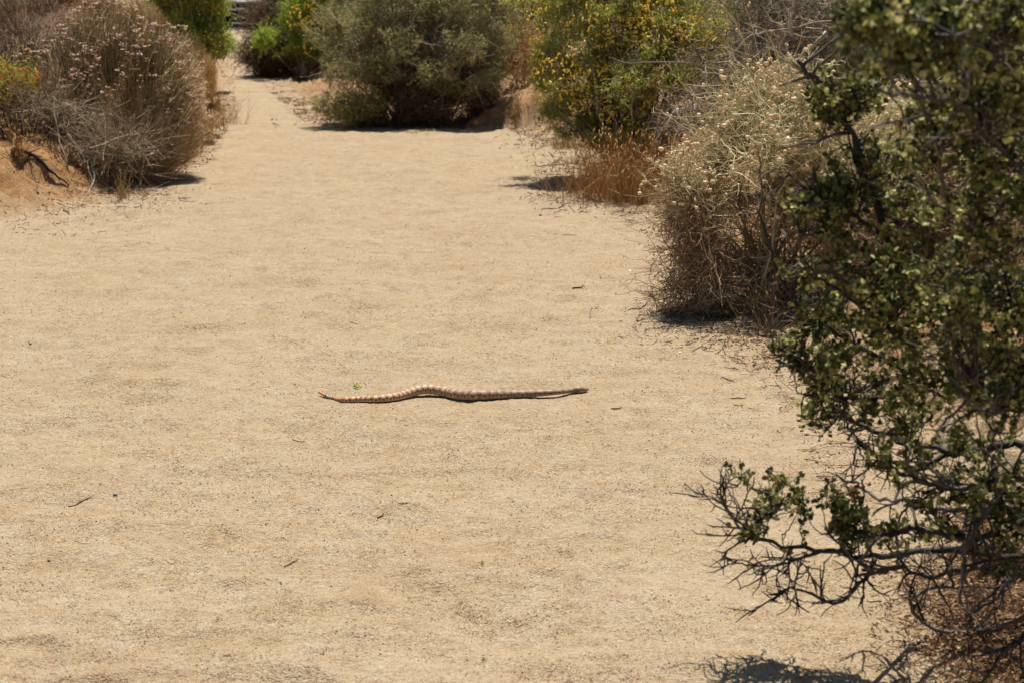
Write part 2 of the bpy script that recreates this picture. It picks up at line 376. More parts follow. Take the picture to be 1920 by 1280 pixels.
# ---------------------------------------------------------------- plant builders
def stems_to(base, pts, r, K=7, spread=0.05, lift=0.35):
    n = len(pts); a = np.tile(base, (n, 1)) + np.concatenate([r.normal(size=(n, 2))*spread, np.zeros((n, 1))], 1)
    a[:, 2] = hgt(a[:, 0], a[:, 1]) - 0.01
    mid = a*(1-0.45) + pts*0.45; mid[:, 2] += (pts[:, 2]-a[:, 2])*lift*r.uniform(-.3, 1, n); mid += r.normal(size=(n, 3))*0.05
    c = bez(a, mid, pts, K); c[:, 1:-1] += r.normal(size=(n, K-2, 3))*0.012
    return c
def leafy_shrub(name, base, label, cat, blobs, seed, stem_mat, leaf_mat, nclump, nleaf, leaf, twig=0.1, stemr=0.008,
                nstem=60, group=None, flowers=None, bare=0, gap=-0.1, gscale=8, shell=0.55, up=0.35, leafname='foliage', dead=None):
    r = np.random.default_rng(seed); root = thing(name, base, label, cat, group)
    pts, nr = sample(blobs, nclump, r, shell, gap, seed, gscale)
    mb = MB(); sub = pts[r.choice(len(pts), nstem)]; C = stems_to(base, sub, r)
    mb.tubes(C, taper(nstem, 7, r.uniform(0.5, 1.2, nstem)*stemr, stemr*0.22), 5, r.uniform(size=nstem))
    S, T, _ = children(C, 7, r, 0.35); D = norm(T*0.5 + r.normal(size=T.shape)*0.6 + np.array([0, 0, 0.15]))
    C2 = curves(S, D, r.uniform(1, 3.0, len(S))*twig, 5, r, 0.3); mb.tubes(C2, taper(len(S), 5, stemr*0.32, stemr*0.1), 3, r.uniform(size=len(S)))
    d = norm(nr*0.6 + r.normal(size=nr.shape)*0.55 + np.array([0, 0, up]))
    tw = curves(pts - d*twig*0.5, d, r.uniform(0.7, 1.4, len(pts))*twig*np.where(r.uniform(size=len(pts)) < .1, 2.4, 1), 5, r, 0.22)
    mb.tubes(tw, taper(len(tw), 5, stemr*0.16, stemr*0.08), 3, r.uniform(size=len(tw)))
    if bare:
        bp_, bn = sample(blobs, bare, r, 0.8, None, seed); d2 = norm(bn*0.5+r.normal(size=bn.shape)*0.7)
        cb = curves(bp_ - d2*twig, d2, twig*r.uniform(1.5, 3.5, bare), 6, r, 0.35)
        mb2 = MB(); mb2.tubes(cb, taper(bare, 6, stemr*0.3, stemr*0.1), 3, r.uniform(size=bare))
        S3, T3, _ = children(cb, 3, r, 0.2); c3 = curves(S3, T3+r.normal(size=T3.shape)*0.6, twig*r.uniform(.4, 1.2, len(S3)), 4, r, 0.35)
        mb2.tubes(c3, stemr*0.1, 3, r.uniform(size=len(S3)))
        tag(mb2.build('dead_twigs', dead or M['dead_grey'], root), kind='stuff')
    mb.build('stems', stem_mat, root)
    S, T, i = children(tw, nleaf, r, 0.05); n = len(S)
    ld = norm(T*0.5 + r.normal(size=T.shape)*0.7)
    L = leaf[0]*r.uniform(0.6, 1.35, n); W = leaf[1]*r.uniform(0.7, 1.3, n)
    cr = r.uniform(0.15, 0.85, len(tw))
    mb = MB(); tmpl = LEAF if (len(leaf) > 2) else DIAM
    mb.inst(tmpl[0], tmpl[1], S, frames(ld, r), np.stack([L, W, W], 1), np.clip(cr[i] + r.normal(size=n)*0.2, 0, 1))
    mb.build(leafname, leaf_mat, root)
    if flowers:
        nf, ln, wd, fm, fsel = flowers
        pp, nn = sample(blobs, nf*3, r, 0.9, -0.25, seed+9, 5)
        if fsel is not None: q = fsel(pp); pp, nn = pp[q], nn[q]
        pp, nn = pp[:nf], nn[:nf]; nf = len(pp)
        mb = MB(); d = norm(nn*0.5 + r.normal(size=nn.shape)*0.5 + np.array([0, 0, 0.3]))
        sc_ = r.uniform(0.6, 1.25, nf)
        mb.inst(BALL[0], BALL[1], pp + nn*0.01, frames(d, r), np.stack([ln*sc_, wd*sc_, wd*sc_], 1), r.uniform(size=nf))
        tag(mb.build('flowers', fm, root), kind='stuff')
    return root

def grass(name, base, label, nb, hgt_, spread, mat, seed, lean=0.5, rad=0.0012, seeds=0.0, group=None, cat='grass tuft', foot=0.4):
    r = np.random.default_rng(seed); root = thing(name, base, label, cat, group)
    S = np.tile(base, (nb, 1)) + np.concatenate([r.normal(size=(nb, 2))*np.array([spread, spread])*foot, np.zeros((nb, 1))], 1)
    S[:, 2] = hgt(S[:, 0], S[:, 1]) - 0.005
    d = norm(np.concatenate([r.normal(size=(nb, 2))*lean, np.ones((nb, 1))], 1))
    c = curves(S, d, hgt_*r.uniform(0.45, 1.15, nb), 6, r, 0.09, (0, 0, -0.35))
    mb = MB(); mb.tubes(c, taper(nb, 6, rad*r.uniform(.7, 1.3, nb), rad*0.35), 3, r.uniform(size=nb)); mb.build('blades', mat, root)
    if seeds > 0:
        k = r.uniform(size=nb) < seeds; e = c[k, -1]; dd = c[k, -1]-c[k, -2]
        mb = MB(); mb.inst(BALL4[0], BALL4[1], e, frames(dd, r), np.array([0.02, 0.004, 0.004])*hgt_/0.35, r.uniform(size=len(e)))
        tag(mb.build('seed_heads', mat, root), kind='stuff')
    return root

def buckwheat(name, base, label, blobs, seed, nst, nfl, col='buck_stem', flow='pink', leaf=6000, fsize=0.021, group=None, spreadx=0.45, cat='shrub', lean=None):
    """many straight wiry stems fanning out of a low woody base, flat flower heads at their tips"""
    r = np.random.default_rng(seed); root = thing(name, base, label, cat, group)
    pts, nr = sample(blobs, nst, r, 0.5, -0.1, seed, 9)
    dd = norm(pts - np.asarray(base)); dd = norm(dd + np.array([0.10, -0.05, 0.25]) + r.normal(size=pts.shape)*0.16 + 0.25*np.stack([noise3(pts, 3, seed+k) for k in range(3)], 1))
    L = r.uniform(0.12, 0.38, nst); a = pts - dd*L[:, None]
    a[:, 2] = np.maximum(a[:, 2], hgt(a[:, 0], a[:, 1])+0.005)
    c = bez(a, (a+pts)/2 + r.normal(size=a.shape)*0.018, pts, 6); c[:, 1:] += np.cumsum(r.normal(size=(nst, 5, 3))*0.005, 1)
    mb = MB(); pc = 0.5 + 0.35*noise3(pts, 4, seed+8) + r.normal(size=nst)*0.25
    fat = r.uniform(size=nst) < .16; mb.tubes(c, taper(nst, 6, np.where(fat, 0.0030, r.uniform(.6, 1.3, nst)*0.0015), np.where(fat, 0.0016, 0.0008)), 3, np.clip(pc + fat*.35, 0, 1))
    nw = 14; wp = pts[r.choice(nst, nw)]; wc = stems_to(np.asarray(base)+np.array([0, .4, 0]), np.asarray(base)*0.35+wp*0.65, r, spread=0.12); wc[..., 2] = np.maximum(wc[..., 2], hgt(wc[..., 0].ravel(), wc[..., 1].ravel()).reshape(wc.shape[:2]))
    mb.tubes(wc, taper(nw, 7, 0.004, 0.0015), 5, r.uniform(size=nw)*0.35)
    mb.build('stems', M[col], root)
    S, T, _ = children(c, max(1, leaf//nst), r, 0.1); n = len(S); mb = MB()
    mb.inst(*DIAM, S, frames(T+r.normal(size=T.shape)*0.5, r), np.stack([0.022*r.uniform(.6, 1.4, n), 0.005*np.ones(n), 0.005*np.ones(n)], 1), r.uniform(size=n))
    mb.build('foliage', M['buck_leaf'], root)
    if nfl:
        # flower heads in loose groups on the outermost, upper stems
        z = nr[:, 2]*0.4 + noise3(pts, 9, seed+3)*0.35 - nr[:, 1]*0.8 + (pts[:, 2]-base[2])*0.2 + r.normal(size=nst)*.25; k = np.argsort(-z)[:min(nfl*9, nst//2)]; k = r.choice(k, nfl, replace=False)
        e = pts[k] + np.array([0, 0, 0.01]); mb = MB(); sub = 5
        cc = np.repeat(e, sub, 0) + r.normal(size=(nfl*sub, 3))*np.array([fsize*.55, fsize*.55, fsize*0.18])
        s2 = fsize*0.5*r.uniform(0.6, 1.2, nfl*sub)
        mb.inst(*BALL4, cc, frames(r.normal(size=cc.shape)*0.2+np.array([1., 0, 0]), r, np.array([0, 0, 1.])), np.stack([s2, s2, s2*0.55], 1), np.repeat(r.uniform(size=nfl), sub))
        tag(mb.build('flowers', M[flow], root), kind='stuff')
    return root

def tangle(name, base, label, blobs, seed, n, L, rad, mat, group=None, K=7, wob=0.3, cat='shrub', pods=0, podr=0.008, lower=None, side=2, grav=-0.2, thick=20, up=0.5):
    """a net of curved criss-crossing stems, optionally with papery pods"""
    r = np.random.default_rng(seed); root = thing(name, base, label, cat, group)
    pts, nr = sample(blobs, n, r, 0.5, -0.12, seed, 9)
    d = norm(r.normal(size=pts.shape) + nr*0.5 + np.array([0, 0, up*0.5]))
    c = curves(pts - d*L*0.4, d, L*r.uniform(0.5, 1.3, n)*np.where(r.uniform(size=n) < .12, 1.8, 1), K, r, wob, (0, 0, grav))
    gzv = hgt(c[..., 0].ravel(), c[..., 1].ravel()).reshape(c.shape[:2]); c[..., 2] = np.maximum(c[..., 2], gzv+0.003)
    mb = MB(); low = np.zeros(n, bool)
    if lower is not None: low = pts[:, 2] < lower[0] + 0.12*noise3(pts, 6, seed+2) + 0.05*r.normal(size=n)
    def lay(mb, sel):
        cc = c[sel]; mb.tubes(cc, taper(len(cc), K, rad*r.uniform(.7, 1.3, len(cc)), rad*0.45), 3, r.uniform(size=len(cc)))
        S, T, _ = children(cc, side, r, 0.2); c2 = curves(S, T+r.normal(size=T.shape)*0.7, L*r.uniform(0.15, 0.5, len(S)), 5, r, wob, (0, 0, 0.1))
        mb.tubes(c2, taper(len(S), 5, rad*0.6, rad*0.3), 3, r.uniform(size=len(S))); return c2
    c2 = lay(mb, ~low)
    tp = pts[r.choice(n, thick)]; mb.tubes(stems_to(base, tp, r, 8, 0.08), taper(thick, 8, rad*3.2, rad*1.2), 5, r.uniform(size=thick)*0.6)
    mb.build('stems', mat, root)
    if lower is not None and low.any():
        mb = MB(); c3 = lay(mb, low); mb.build('dry_lower_stems', lower[1], root)
        e = c3[:, -1]; mb = MB(); k = r.uniform(size=len(e)) < 0.25; e = e[k]
        mb.inst(*DIAM, e, frames(r.normal(size=e.shape), r), np.stack([0.012*r.uniform(.6, 1.4, len(e))]*1 + [0.008*np.ones(len(e)), 0.004*np.ones(len(e))], 1), r.uniform(size=len(e)))
        tag(mb.build('withered_leaves', M['dead_brown'], root), kind='stuff')
    if pods:
        e = c2[:, -1]; z = noise3(e, 7, seed+4) + r.normal(size=len(e))*0.5; k = np.argsort(-z)[:pods*3]; k = r.choice(k, pods, replace=False); e = e[k]
        mb = MB(); tmpl = BALL[0]*np.array([1, 1, 1.0]); s2 = podr*r.uniform(0.6, 1.3, pods)
        mb.inst(tmpl, BALL[1], e, frames(r.normal(size=e.shape), r), np.stack([s2*1.15, s2, s2*0.85], 1), r.uniform(size=pods))
        e2 = e + r.normal(size=e.shape)*0.008; mb.inst(tmpl, BALL[1], e2, frames(r.normal(size=e.shape), r), np.stack([s2*.8, s2*.7, s2*0.7], 1), r.uniform(size=pods))
        tag(mb.build('pods', M['pod'], root), kind='stuff')
    return root

# ---------------------------------------------------------------- left bank
b0 = G(235, 335)
buckwheat('buckwheat_shrub', b0, 'big grey-brown wiry shrub with pale pink flower heads on the left sandy bank',
          blobs_px([(250, 165, 110, 100, 0.5, .6), (345, 235, 50, 75, 0.3, .35), (300, 110, 70, 60, .5, .4), (315, 250, 58, 85, 0.2, .4), (170, 150, 110, 90, 0.6, .6), (250, 260, 90, 66, 0.0, .4), (330, 180, 55, 75, 0.4, .5), (215, 55, 75, 60, 0.9, .5), (290, 300, 65, 32, 0, .3)], 15.3),
          101, 17000, 950, leaf=24000, fsize=.021)
b0 = G(110, 300)
tangle('dead_twiggy_shrub', b0, 'grey leafless twiggy shrub at the foot of the pink flowering shrub',
       blobs_px([(120, 235, 75, 32, .15, .3), (190, 275, 75, 34, -.1, .3), (75, 205, 45, 30, 0, .3), (235, 300, 60, 26, -.1, .25), (60, 245, 40, 18, 0, .2)], 15.0), 102, 1150, 0.38, 0.0023, M['brush'], wob=0.09, side=3, grav=-0.1, thick=3)
buckwheat('russet_shrub', G(60, 262), 'russet dry shrub with reddish seed heads at the upper left edge behind the grey twigs',
          blobs_px([(40, 90, 110, 75, 0, .5), (110, 70, 90, 70, 0, .5), (40, 20, 110, 70, .3, .5), (110, 130, 80, 50, -.1, .4)], 17.2), 103, 8000, 700, col='dead_brown', flow='rust', leaf=7000, fsize=0.014)
buckwheat('flowering_shrub', P(100, 150, 18.8), 'row of pink-tipped wiry stems rising at the upper left corner of the view',
          blobs_px([(70, 5, 130, 55, 0, .5), (170, 10, 80, 50, 0, .5)], 18.4), 104, 4000, 300, leaf=5000)
leafy_shrub('rabbitbrush', G(20, 262), 'yellow-orange flowering bush cut by the left edge of the view', 'shrub',
            blobs_px([(15, 160, 46, 34, 0, .25), (0, 200, 46, 32, 0, .25), (52, 142, 22, 14, 0, .15), (30, 205, 24, 20, 0, .15), (-20, 140, 40, 30, 0, .2)], 15.2), 105, M['dead_brown'], M['green'], 1100, 10, (0.024, 0.004), 0.1, 0.005, up=1.2,
            flowers=(2200, 0.013, 0.005, M['gold'], None))
buckwheat('feathery_grass', P(290, 120, 18.5), 'tall pale straw-coloured grass behind the pink flowering shrub',
          blobs_px([(285, 65, 48, 52, 0, .35), (325, 105, 35, 45, 0, .3), (255, 30, 50, 45, .2, .3)], 18.8), 106, 5000, 0, col='straw', leaf=2600)
buckwheat('olive_grass_shrub', P(380, 200, 20), 'olive-brown wispy shrub with straw edges leaning over the path on the left',
          blobs_px([(365, 150, 42, 55, 0, .35), (392, 190, 36, 42, -.2, .3), (404, 215, 24, 26, -.3, .2), (375, 250, 30, 30, -1.2, .2), (345, 110, 35, 40, .2, .3)], 19.8), 107, 5500, 30, col='buck_stem', leaf=6500, fsize=0.012)
grass('grass_tuft', G(400, 236), 'pale yellow grass tuft where the wispy left shrub meets the path', 260, 0.36, 0.2, M['straw'], 108, 0.5, 0.0018, foot=0.6)
leafy_shrub('green_bush', P(362, 118, 27), 'bright green bush with small yellow flowers left of the narrow path', 'shrub',
            blobs_px([(355, 40, 66, 52, 0, .5), (385, 80, 46, 34, -.1, .4), (320, 10, 45, 50, .1, .4), (400, 0, 22, 40, 0, .3), (355, -60, 70, 60, 0, .5)], 27), 109, M['dead_grey'], M['brightgreen'], 7500, 12, (0.03, 0.012), 0.13, 0.012,
            flowers=(420, 0.02, 0.012, M['yellow'], None), bare=10, gap=-0.5, gscale=7)
# exposed roots and tufts on the bank
def root_obj(name, label, polys, rad, mat, seed, cat='root', zoff=0.0, par=None, nside=0):
    r = np.random.default_rng(seed); base = None; mb = MB()
    for pl, ra in zip(polys, rad):
        q = []
        for e in pl:
            g = G(e[0], e[1]); g = g + np.array([0, 0, (e[2] if len(e) > 2 else 0)+zoff]); q.append(g)
        q = np.array(q); 
        if base is None: base = q[-1].copy()
        K = 14; s0 = np.linspace(0, len(q)-1, K); c = np.stack([np.interp(s0, np.arange(len(q)), q[:, i]) for i in range(3)], 1)
        c[1:-1] = (c[:-2]+c[1:-1]*2+c[2:])/4; c[1:-1] = (c[:-2]+c[1:-1]*2+c[2:])/4; c += r.normal(size=c.shape)*ra*0.2
        mb.tubes(c[None], np.linspace(ra, ra*0.4, K)[None], 6, r.uniform())
        if nside:
            S, T, _ = children(c[None], nside, r, .1); cc = curves(S, T+r.normal(size=T.shape)*.8, r.uniform(6, 22, len(S))*ra, 5, r, .35); mb.tubes(cc, taper(len(S), 5, ra*.35, ra*.15), 4, r.uniform(size=len(S)))
    o = mb.build(name, mat, None, smooth=True, loc=base); tag(o, label, cat); return o
root_obj('exposed_root', 'pale bleached root curling down the sandy bank under the pink flowering shrub',
         [[(128, 285, .12), (150, 310, .1), (172, 318, .07), (180, 345, .04), (165, 368, .01)], [(128, 285, .12), (158, 315, .08), (168, 335, .05), (178, 352, .02), (150, 372, .0)], [(128, 285, .12), (146, 302, .1), (165, 325, .06)]],
         [.011, .009, .011], M['white_wood'], 201, nside=4)
root_obj('exposed_root', 'dark weathered root lying across the orange sand of the left bank',
         [[(25, 288, .01), (60, 293, .02), (85, 318, .02), (100, 335, .03), (130, 352, .01)], [(25, 288, .01), (30, 265, .03), (8, 250, .05), (-8, 240, .05)], [(25, 288, .01), (50, 300, .01), (85, 305, .02), (118, 308, .02)]],
         [.016, .014, .009], M['dead_brown'], 202, nside=5)
grass('grass_tuft', G(230, 372), 'small upright straw tuft at the foot of the left bank', 40, 0.2, 0.05, M['straw'], 203, 0.25, 0.0018, 0.5)
grass('dry_weed', G(38, 300), 'reddish dry weed standing on the left sandy bank', 60, 0.3, 0.05, M['redstraw'], 204, 0.2, 0.0022, 0.9, cat='weed')

# ---------------------------------------------------------------- middle distance
tangle('dead_twiggy_shrub', P(500, 135, 31), 'brown leafless bush right of the narrow path near the car',
       blobs_px([(500, 70, 48, 55, 0, .5), (480, 100, 35, 30, -.2, .4), (520, 110, 45, 28, 0, .4), (540, 20, 55, 35, .1, .5), (550, 118, 55, 22, 0, .4), (590, 110, 40, 30, .2, .4)], 31), 121, 3000, 0.32, 0.0042, M['dead_brown'], wob=0.3, side=3, thick=30)
leafy_shrub('green_bush', P(570, 138, 30.5), 'green bush with orange-yellow blossom behind the left end of the large olive shrub', 'shrub',
            blobs_px([(570, 60, 55, 42, 0, .5), (600, 25, 60, 55, 0, .5), (545, 72, 34, 24, -.3, .3), (600, 85, 40, 25, 0, .4), (500, 75, 26, 20, -.4, .3), (640, -30, 70, 60, .3, .6)], 30.5), 122, M['dead_grey'], M['brightgreen'], 6500, 12, (0.032, 0.013), 0.14, 0.012,
            flowers=(1300, 0.026, 0.013, M['yellow'], lambda p: p[:, 0] > P(560, 60, 30.5)[0] - 0.2*np.random.default_rng(3).uniform(size=len(p))), gap=-0.5, gscale=7)
ob = G(760, 222)
leafy_shrub('olive_shrub', ob, 'large dull olive shrub with dark hollow base in the centre background', 'shrub',
            blobs_px([(690, 55, 95, 70, .3, .6), (800, 50, 110, 70, .5, .7), (880, 70, 80, 75, .2, .6), (850, 130, 75, 42, -.1, .4), (665, 120, 60, 42, 0, .4), (740, 100, 90, 50, .1, .5), (905, 130, 42, 38, 0, .3), (750, -20, 130, 60, .6, .7), (880, -10, 80, 60, .4, .6)], 21.0),
            123, M['dead_grey'], M['olive'], 13500, 13, (0.028, 0.006), 0.11, 0.014, nstem=170, bare=420, gap=0.02, gscale=9, shell=0.6)
tangle('dead_twiggy_shrub', G(740, 233), 'dark brown tangle of bare twigs filling the base of the large olive shrub',
       blobs_px([(740, 190, 105, 42, 0, .4), (850, 180, 70, 40, .1, .4), (680, 205, 50, 28, -.1, .3), (820, 215, 80, 18, 0, .3), (915, 185, 36, 36, .1, .3), (800, 150, 110, 40, .2, .4), (900, 205, 50, 18, 0, .3)], 21.1), 124, 3000, 0.24, 0.0032, M['dead_brown'], wob=0.28, side=3, thick=30)
leafy_shrub('low_branch', G(700, 226), 'grey-green low branch reaching left over the sand from the olive shrub', 'branch',
            blobs_px([(600, 188, 16, 10, 0, .1), (610, 205, 22, 12, 0, .12), (640, 180, 30, 10, 0, .12), (650, 215, 38, 20, 0, .2), (690, 195, 35, 30, 0, .2)], 20.6), 125, M['dead_brown'], M['olive'], 700, 11, (0.026, 0.006), 0.07, 0.008, nstem=26, gap=None)
hb = G(975, 150)
tangle('dead_twiggy_shrub', hb, 'rusty brown dead brush on the slope right of the large olive shrub',
       blobs_px([(975, 95, 42, 42, 0, .35), (990, 120, 35, 28, -.2, .3), (950, 120, 28, 26, 0, .3)], 23.0), 126, 900, 0.2, 0.0035, M['redstraw'], wob=0.3, side=3, thick=10)
r = np.random.default_rng(127); root = thing('white_stick_shrub', G(965, 140), 'pale bare upright stems above the rusty brush beside the olive shrub', 'shrub')
e = np.array([P(x, y, 23.3) for x, y in [(950, -40), (962, -60), (972, -50), (935, 30), (985, 10), (1000, 40), (955, 0), (995, -40)]]); c = bez(np.tile(hb, (8, 1))+r.normal(size=(8, 3))*0.04, (e+hb)/2+r.normal(size=(8, 3))*0.04, e, 8)
mb = MB(); mb.tubes(c, taper(8, 8, 0.013, 0.006), 6, r.uniform(size=8)); S, T, _ = children(c, 6, r, .3); c2 = curves(S, T+r.normal(size=T.shape)*.5, r.uniform(.1, .4, len(S)), 6, r, .2); mb.tubes(c2, taper(len(S), 6, .005, .002), 4, r.uniform(size=len(S)))
mb.build('stems', M['white_wood'], root)

# yellow flowering bush, right of centre
eb = G(1190, 345)
leafy_shrub('yellow_flowering_bush', eb, 'green bush covered in yellow catkin flowers right of centre', 'shrub',
            blobs_px([(1100, 60, 110, 75, .2, .5), (1210, 60, 105, 75, .3, .5), (1060, 150, 62, 62, 0, .35), (1140, 160, 90, 60, 0, .4), (1240, 150, 75, 55, .1, .4), (1300, 60, 60, 60, .3, .4), (1070, 220, 42, 38, -.2, .25), (1035, 190, 30, 34, -.1, .2), (1110, 255, 30, 22, -.2, .2),
                      (1150, 235, 55, 35, -.1, .3), (1200, 260, 35, 25, -.1, .2), (1130, -30, 150, 60, .5, .6), (1290, 150, 50, 40, .1, .3)], 15.4),
            131, M['dead_grey'], M['green'], 12500, 13, (0.02, 0.0065), 0.09, 0.011, nstem=110, flowers=(5600, 0.017, 0.0062, M['yellow'], lambda p: (p[:, 2] > 0.55 + 0.25*noise3(p, 4, 9))), bare=90, gap=0.02, gscale=10)
tangle('dead_twiggy_shrub', G(1190, 330), 'dark bare twigs hanging under the yellow flowering bush',
       blobs_px([(1160, 240, 70, 50, .1, .3), (1150, 290, 60, 34, .1, .25), (1220, 260, 55, 50, .2, .3), (1120, 215, 50, 40, .1, .3), (1200, 310, 60, 30, .1, .3)], 15.5), 137, 1100, 0.2, 0.0024, M['dead_brown'], wob=0.25, side=3, thick=20)
grass('dry_grass_clump', G(1180, 372), 'rusty brown clump of dry grass below the yellow flowering bush', 1500, 0.44, 0.26, M['redstraw'], 132, 0.28, 0.0014, 0.3, foot=0.85)
grass('grass_tuft', G(1200, 385), 'taller pale straw blades at the front of the rusty grass clump', 60, 0.3, 0.06, M['straw'], 133, 0.3, 0.0018, 0.4)
for px, py, nb, hh, lab in [(966, 218, 90, .2, 'thin golden tuft on the slope right of the olive shrub'), (1035, 240, 60, .16, 'small straw tuft left below the yellow flowering bush'),
                            (1068, 278, 170, .17, 'low golden grass patch at the left foot of the yellow flowering bush'), (1010, 150, 150, .22, 'orange dry grass on the slope above the golden tuft'),
                            (1110, 330, 60, .12, 'sparse straw tuft between the golden patch and the rusty grass clump')]:
    grass('grass_tuft', G(px, py), lab, nb, hh, 0.12 if nb > 100 else 0.05, M['straw'], 134+px, 0.35, 0.0018, 0.3, group='dry grass tufts', foot=0.8)

# grey fallen branches and the bushes behind the pod shrub
def guided(name, base, label, cat, limbs, rads, Y, seed, mat, sides=(8, 6), fr=0.3, wob=0.25, tw=(0.1, 0.35)):
    r = np.random.default_rng(seed); root = thing(name, base, label, cat); mb = MB()
    for l, ra in zip(limbs, rads):
        q = np.array([P(e[0], e[1], Y+(e[2] if len(e) > 2 else 0)) for e in l]); K = 16; s0 = np.linspace(0, len(q)-1, K)
        c = np.stack([np.interp(s0, np.arange(len(q)), q[:, i]) for i in range(3)], 1)
        for _ in range(2): c[1:-1] = (c[:-2]+c[1:-1]*2+c[2:])/4
        c += r.normal(size=c.shape)*ra*0.35
        mb.tubes(c[None], np.linspace(ra, ra*0.45, K)[None], 7, r.uniform())
        S, T, _ = children(c[None], sides[0], r, .1); D = norm(T*.4+r.normal(size=T.shape)*.7); c1 = curves(S, D, r.uniform(*tw, len(S)), 7, r, wob, (0, 0, -.2)); mb.tubes(c1, taper(len(S), 7, ra*fr, ra*.12), 5, r.uniform(size=len(S)))
        S, T, _ = children(c1, sides[1], r, .15); c2 = curves(S, T*.4+r.normal(size=T.shape)*.7, r.uniform(*tw, len(S))*.5, 6, r, wob); mb.tubes(c2, taper(len(S), 6, ra*.13, ra*.06), 3, r.uniform(size=len(S)))
    mb.build('branches', mat, root); return root
guided('fallen_branch', G(1420, 330), 'arching grey dead branch with drooping twigs beside the yellow flowering bush', 'branch',
       [[(1340, 160), (1375, 100), (1410, 65), (1480, 55), (1560, 40)], [(1375, 100, 0), (1330, 122, .6), (1240, 116, 1.1), (1180, 122, 1.3), (1140, 108, 1.5)], [(1415, 65), (1405, 110), (1410, 150)], [(1550, 60), (1500, 110), (1440, 160), (1400, 190)], [(1335, 95), (1300, 90), (1330, 130), (1370, 160)], [(1480, 60), (1490, 0), (1480, -60)], [(1470, 55), (1465, 100), (1470, 150)]],
       [.016, .009, .008, .014, .012, .012, .007], 13.6, 141, M['dead_grey'], (9, 8))
tangle('dead_twiggy_shrub', P(1460, 300, 14.2), 'grey dead twiggy brush behind the shrub with papery pods',
       blobs_px([(1450, 60, 120, 70, 0, .5), (1540, 40, 90, 70, 0, .5), (1420, 150, 80, 60, 0, .4), (1520, 140, 90, 60, -.1, .4), (1450, -40, 120, 60, .2, .5), (1360, 190, 60, 50, .1, .3), (1300, 230, 60, 40, .4, .3)], 14.4), 142, 2300, 0.32, 0.0034, M['dead_grey'], wob=0.25, side=3, thick=30)
leafy_shrub('dark_green_shrub', P(1720, 380, 13), 'dark green fine-leaved shrub behind the near shrub at the right edge', 'shrub',
            blobs_px([(1650, 190, 120, 100, 0, .5), (1780, 200, 120, 110, 0, .5), (1880, 180, 110, 120, 0, .5), (1700, 80, 130, 90, .2, .5), (1850, 60, 130, 90, .2, .5), (1620, 300, 100, 70, 0, .4), (1800, 320, 130, 70, 0, .4)], 12.8),
            143, M['dead_brown'], M['darkgreen'], 7000, 12, (0.024, 0.006), 0.09, 0.01, nstem=90, bare=80)
leafy_shrub('green_bush', P(1370, 250, 17.5), 'green leafy bush behind the grey dead branches', 'shrub',
            blobs_px([(1370, 50, 80, 60, 0, .4), (1420, -10, 110, 60, 0, .5), (1340, 130, 50, 40, 0, .4)], 17.5), 144, M['dead_grey'], M['green'], 2600, 12, (0.024, 0.007), 0.1, 0.01)

# pod shrub
pb = G(1440, 560)
tangle('papery_pod_shrub', pb, 'shrub of pale curving stems dotted with papery tan pods beside the path', 
       blobs_px([(1400, 290, 125, 100, .1, .42), (1500, 250, 110, 95, .3, .45), (1370, 420, 95, 95, -.05, .33), (1470, 430, 120, 120, .1, .4), (1330, 330, 80, 85, 0, .3), (1290, 290, 42, 50, 0, .2), (1310, 420, 60, 90, 0, .25), (1400, 520, 115, 70, -.05, .3), (1590, 330, 110, 110, .4, .4), (1510, 540, 100, 60, 0, .3), (1500, 185, 90, 45, .4, .35), (1400, 200, 80, 45, .3, .3), (1290, 545, 55, 34, 0, .2), (1350, 590, 85, 22, -.1, .2), (1460, 605, 80, 20, -.1, .2), (1290, 370, 50, 60, 0, .2), (1640, 230, 90, 60, .6, .4), (1330, 500, 58, 60, -.05, .2)], 9.5),
       151, 4300, 0.25, 0.0024, M['pod_stem'], K=8, wob=0.26, pods=1300, podr=0.0098, lower=(0.55, M['pod_brown']), side=3, grav=-0.1, thick=40)
tangle('papery_pod_shrub', P(1720, 560, 10.6), 'second pod shrub partly hidden behind the near dark shrub',
       blobs_px([(1680, 290, 110, 90, 0, .4), (1780, 330, 100, 80, 0, .4), (1750, 430, 120, 80, -.1, .4), (1860, 420, 90, 80, 0, .4), (1650, 450, 100, 90, 0, .4), (1780, 540, 150, 60, 0, .4)], 10.6),
       152, 3000, 0.25, 0.0026, M['pod_stem'], K=8, wob=0.24, pods=420, podr=0.0098, lower=(0.62, M['pod_brown']), side=3, thick=30)
grass('grass_tuft', G(1440, 630), 'drooping straw seed stalks at the foot of the pod shrub', 26, 0.22, 0.05, M['straw'], 153, 0.6, 0.0013, 0.9, foot=0.6)
grass('grass_tuft', G(1395, 640), 'little straw sprouts left of the drooping stalks by the pod shrub', 16, 0.08, 0.04, M['straw'], 154, 0.6, 0.0011, 0.2)
guided('fallen_stick', G(1240, 528), 'straight grey stick poking out of the left side of the pod shrub', 'stick', [[(1222, 541, 0), (1250, 526, .1), (1290, 500, .25)]], [.004], 9.85, 155, M['dead_grey'], (2, 1), tw=(.03, .06))
for px, py, lab in [(1000, 30, 'x')]: pass

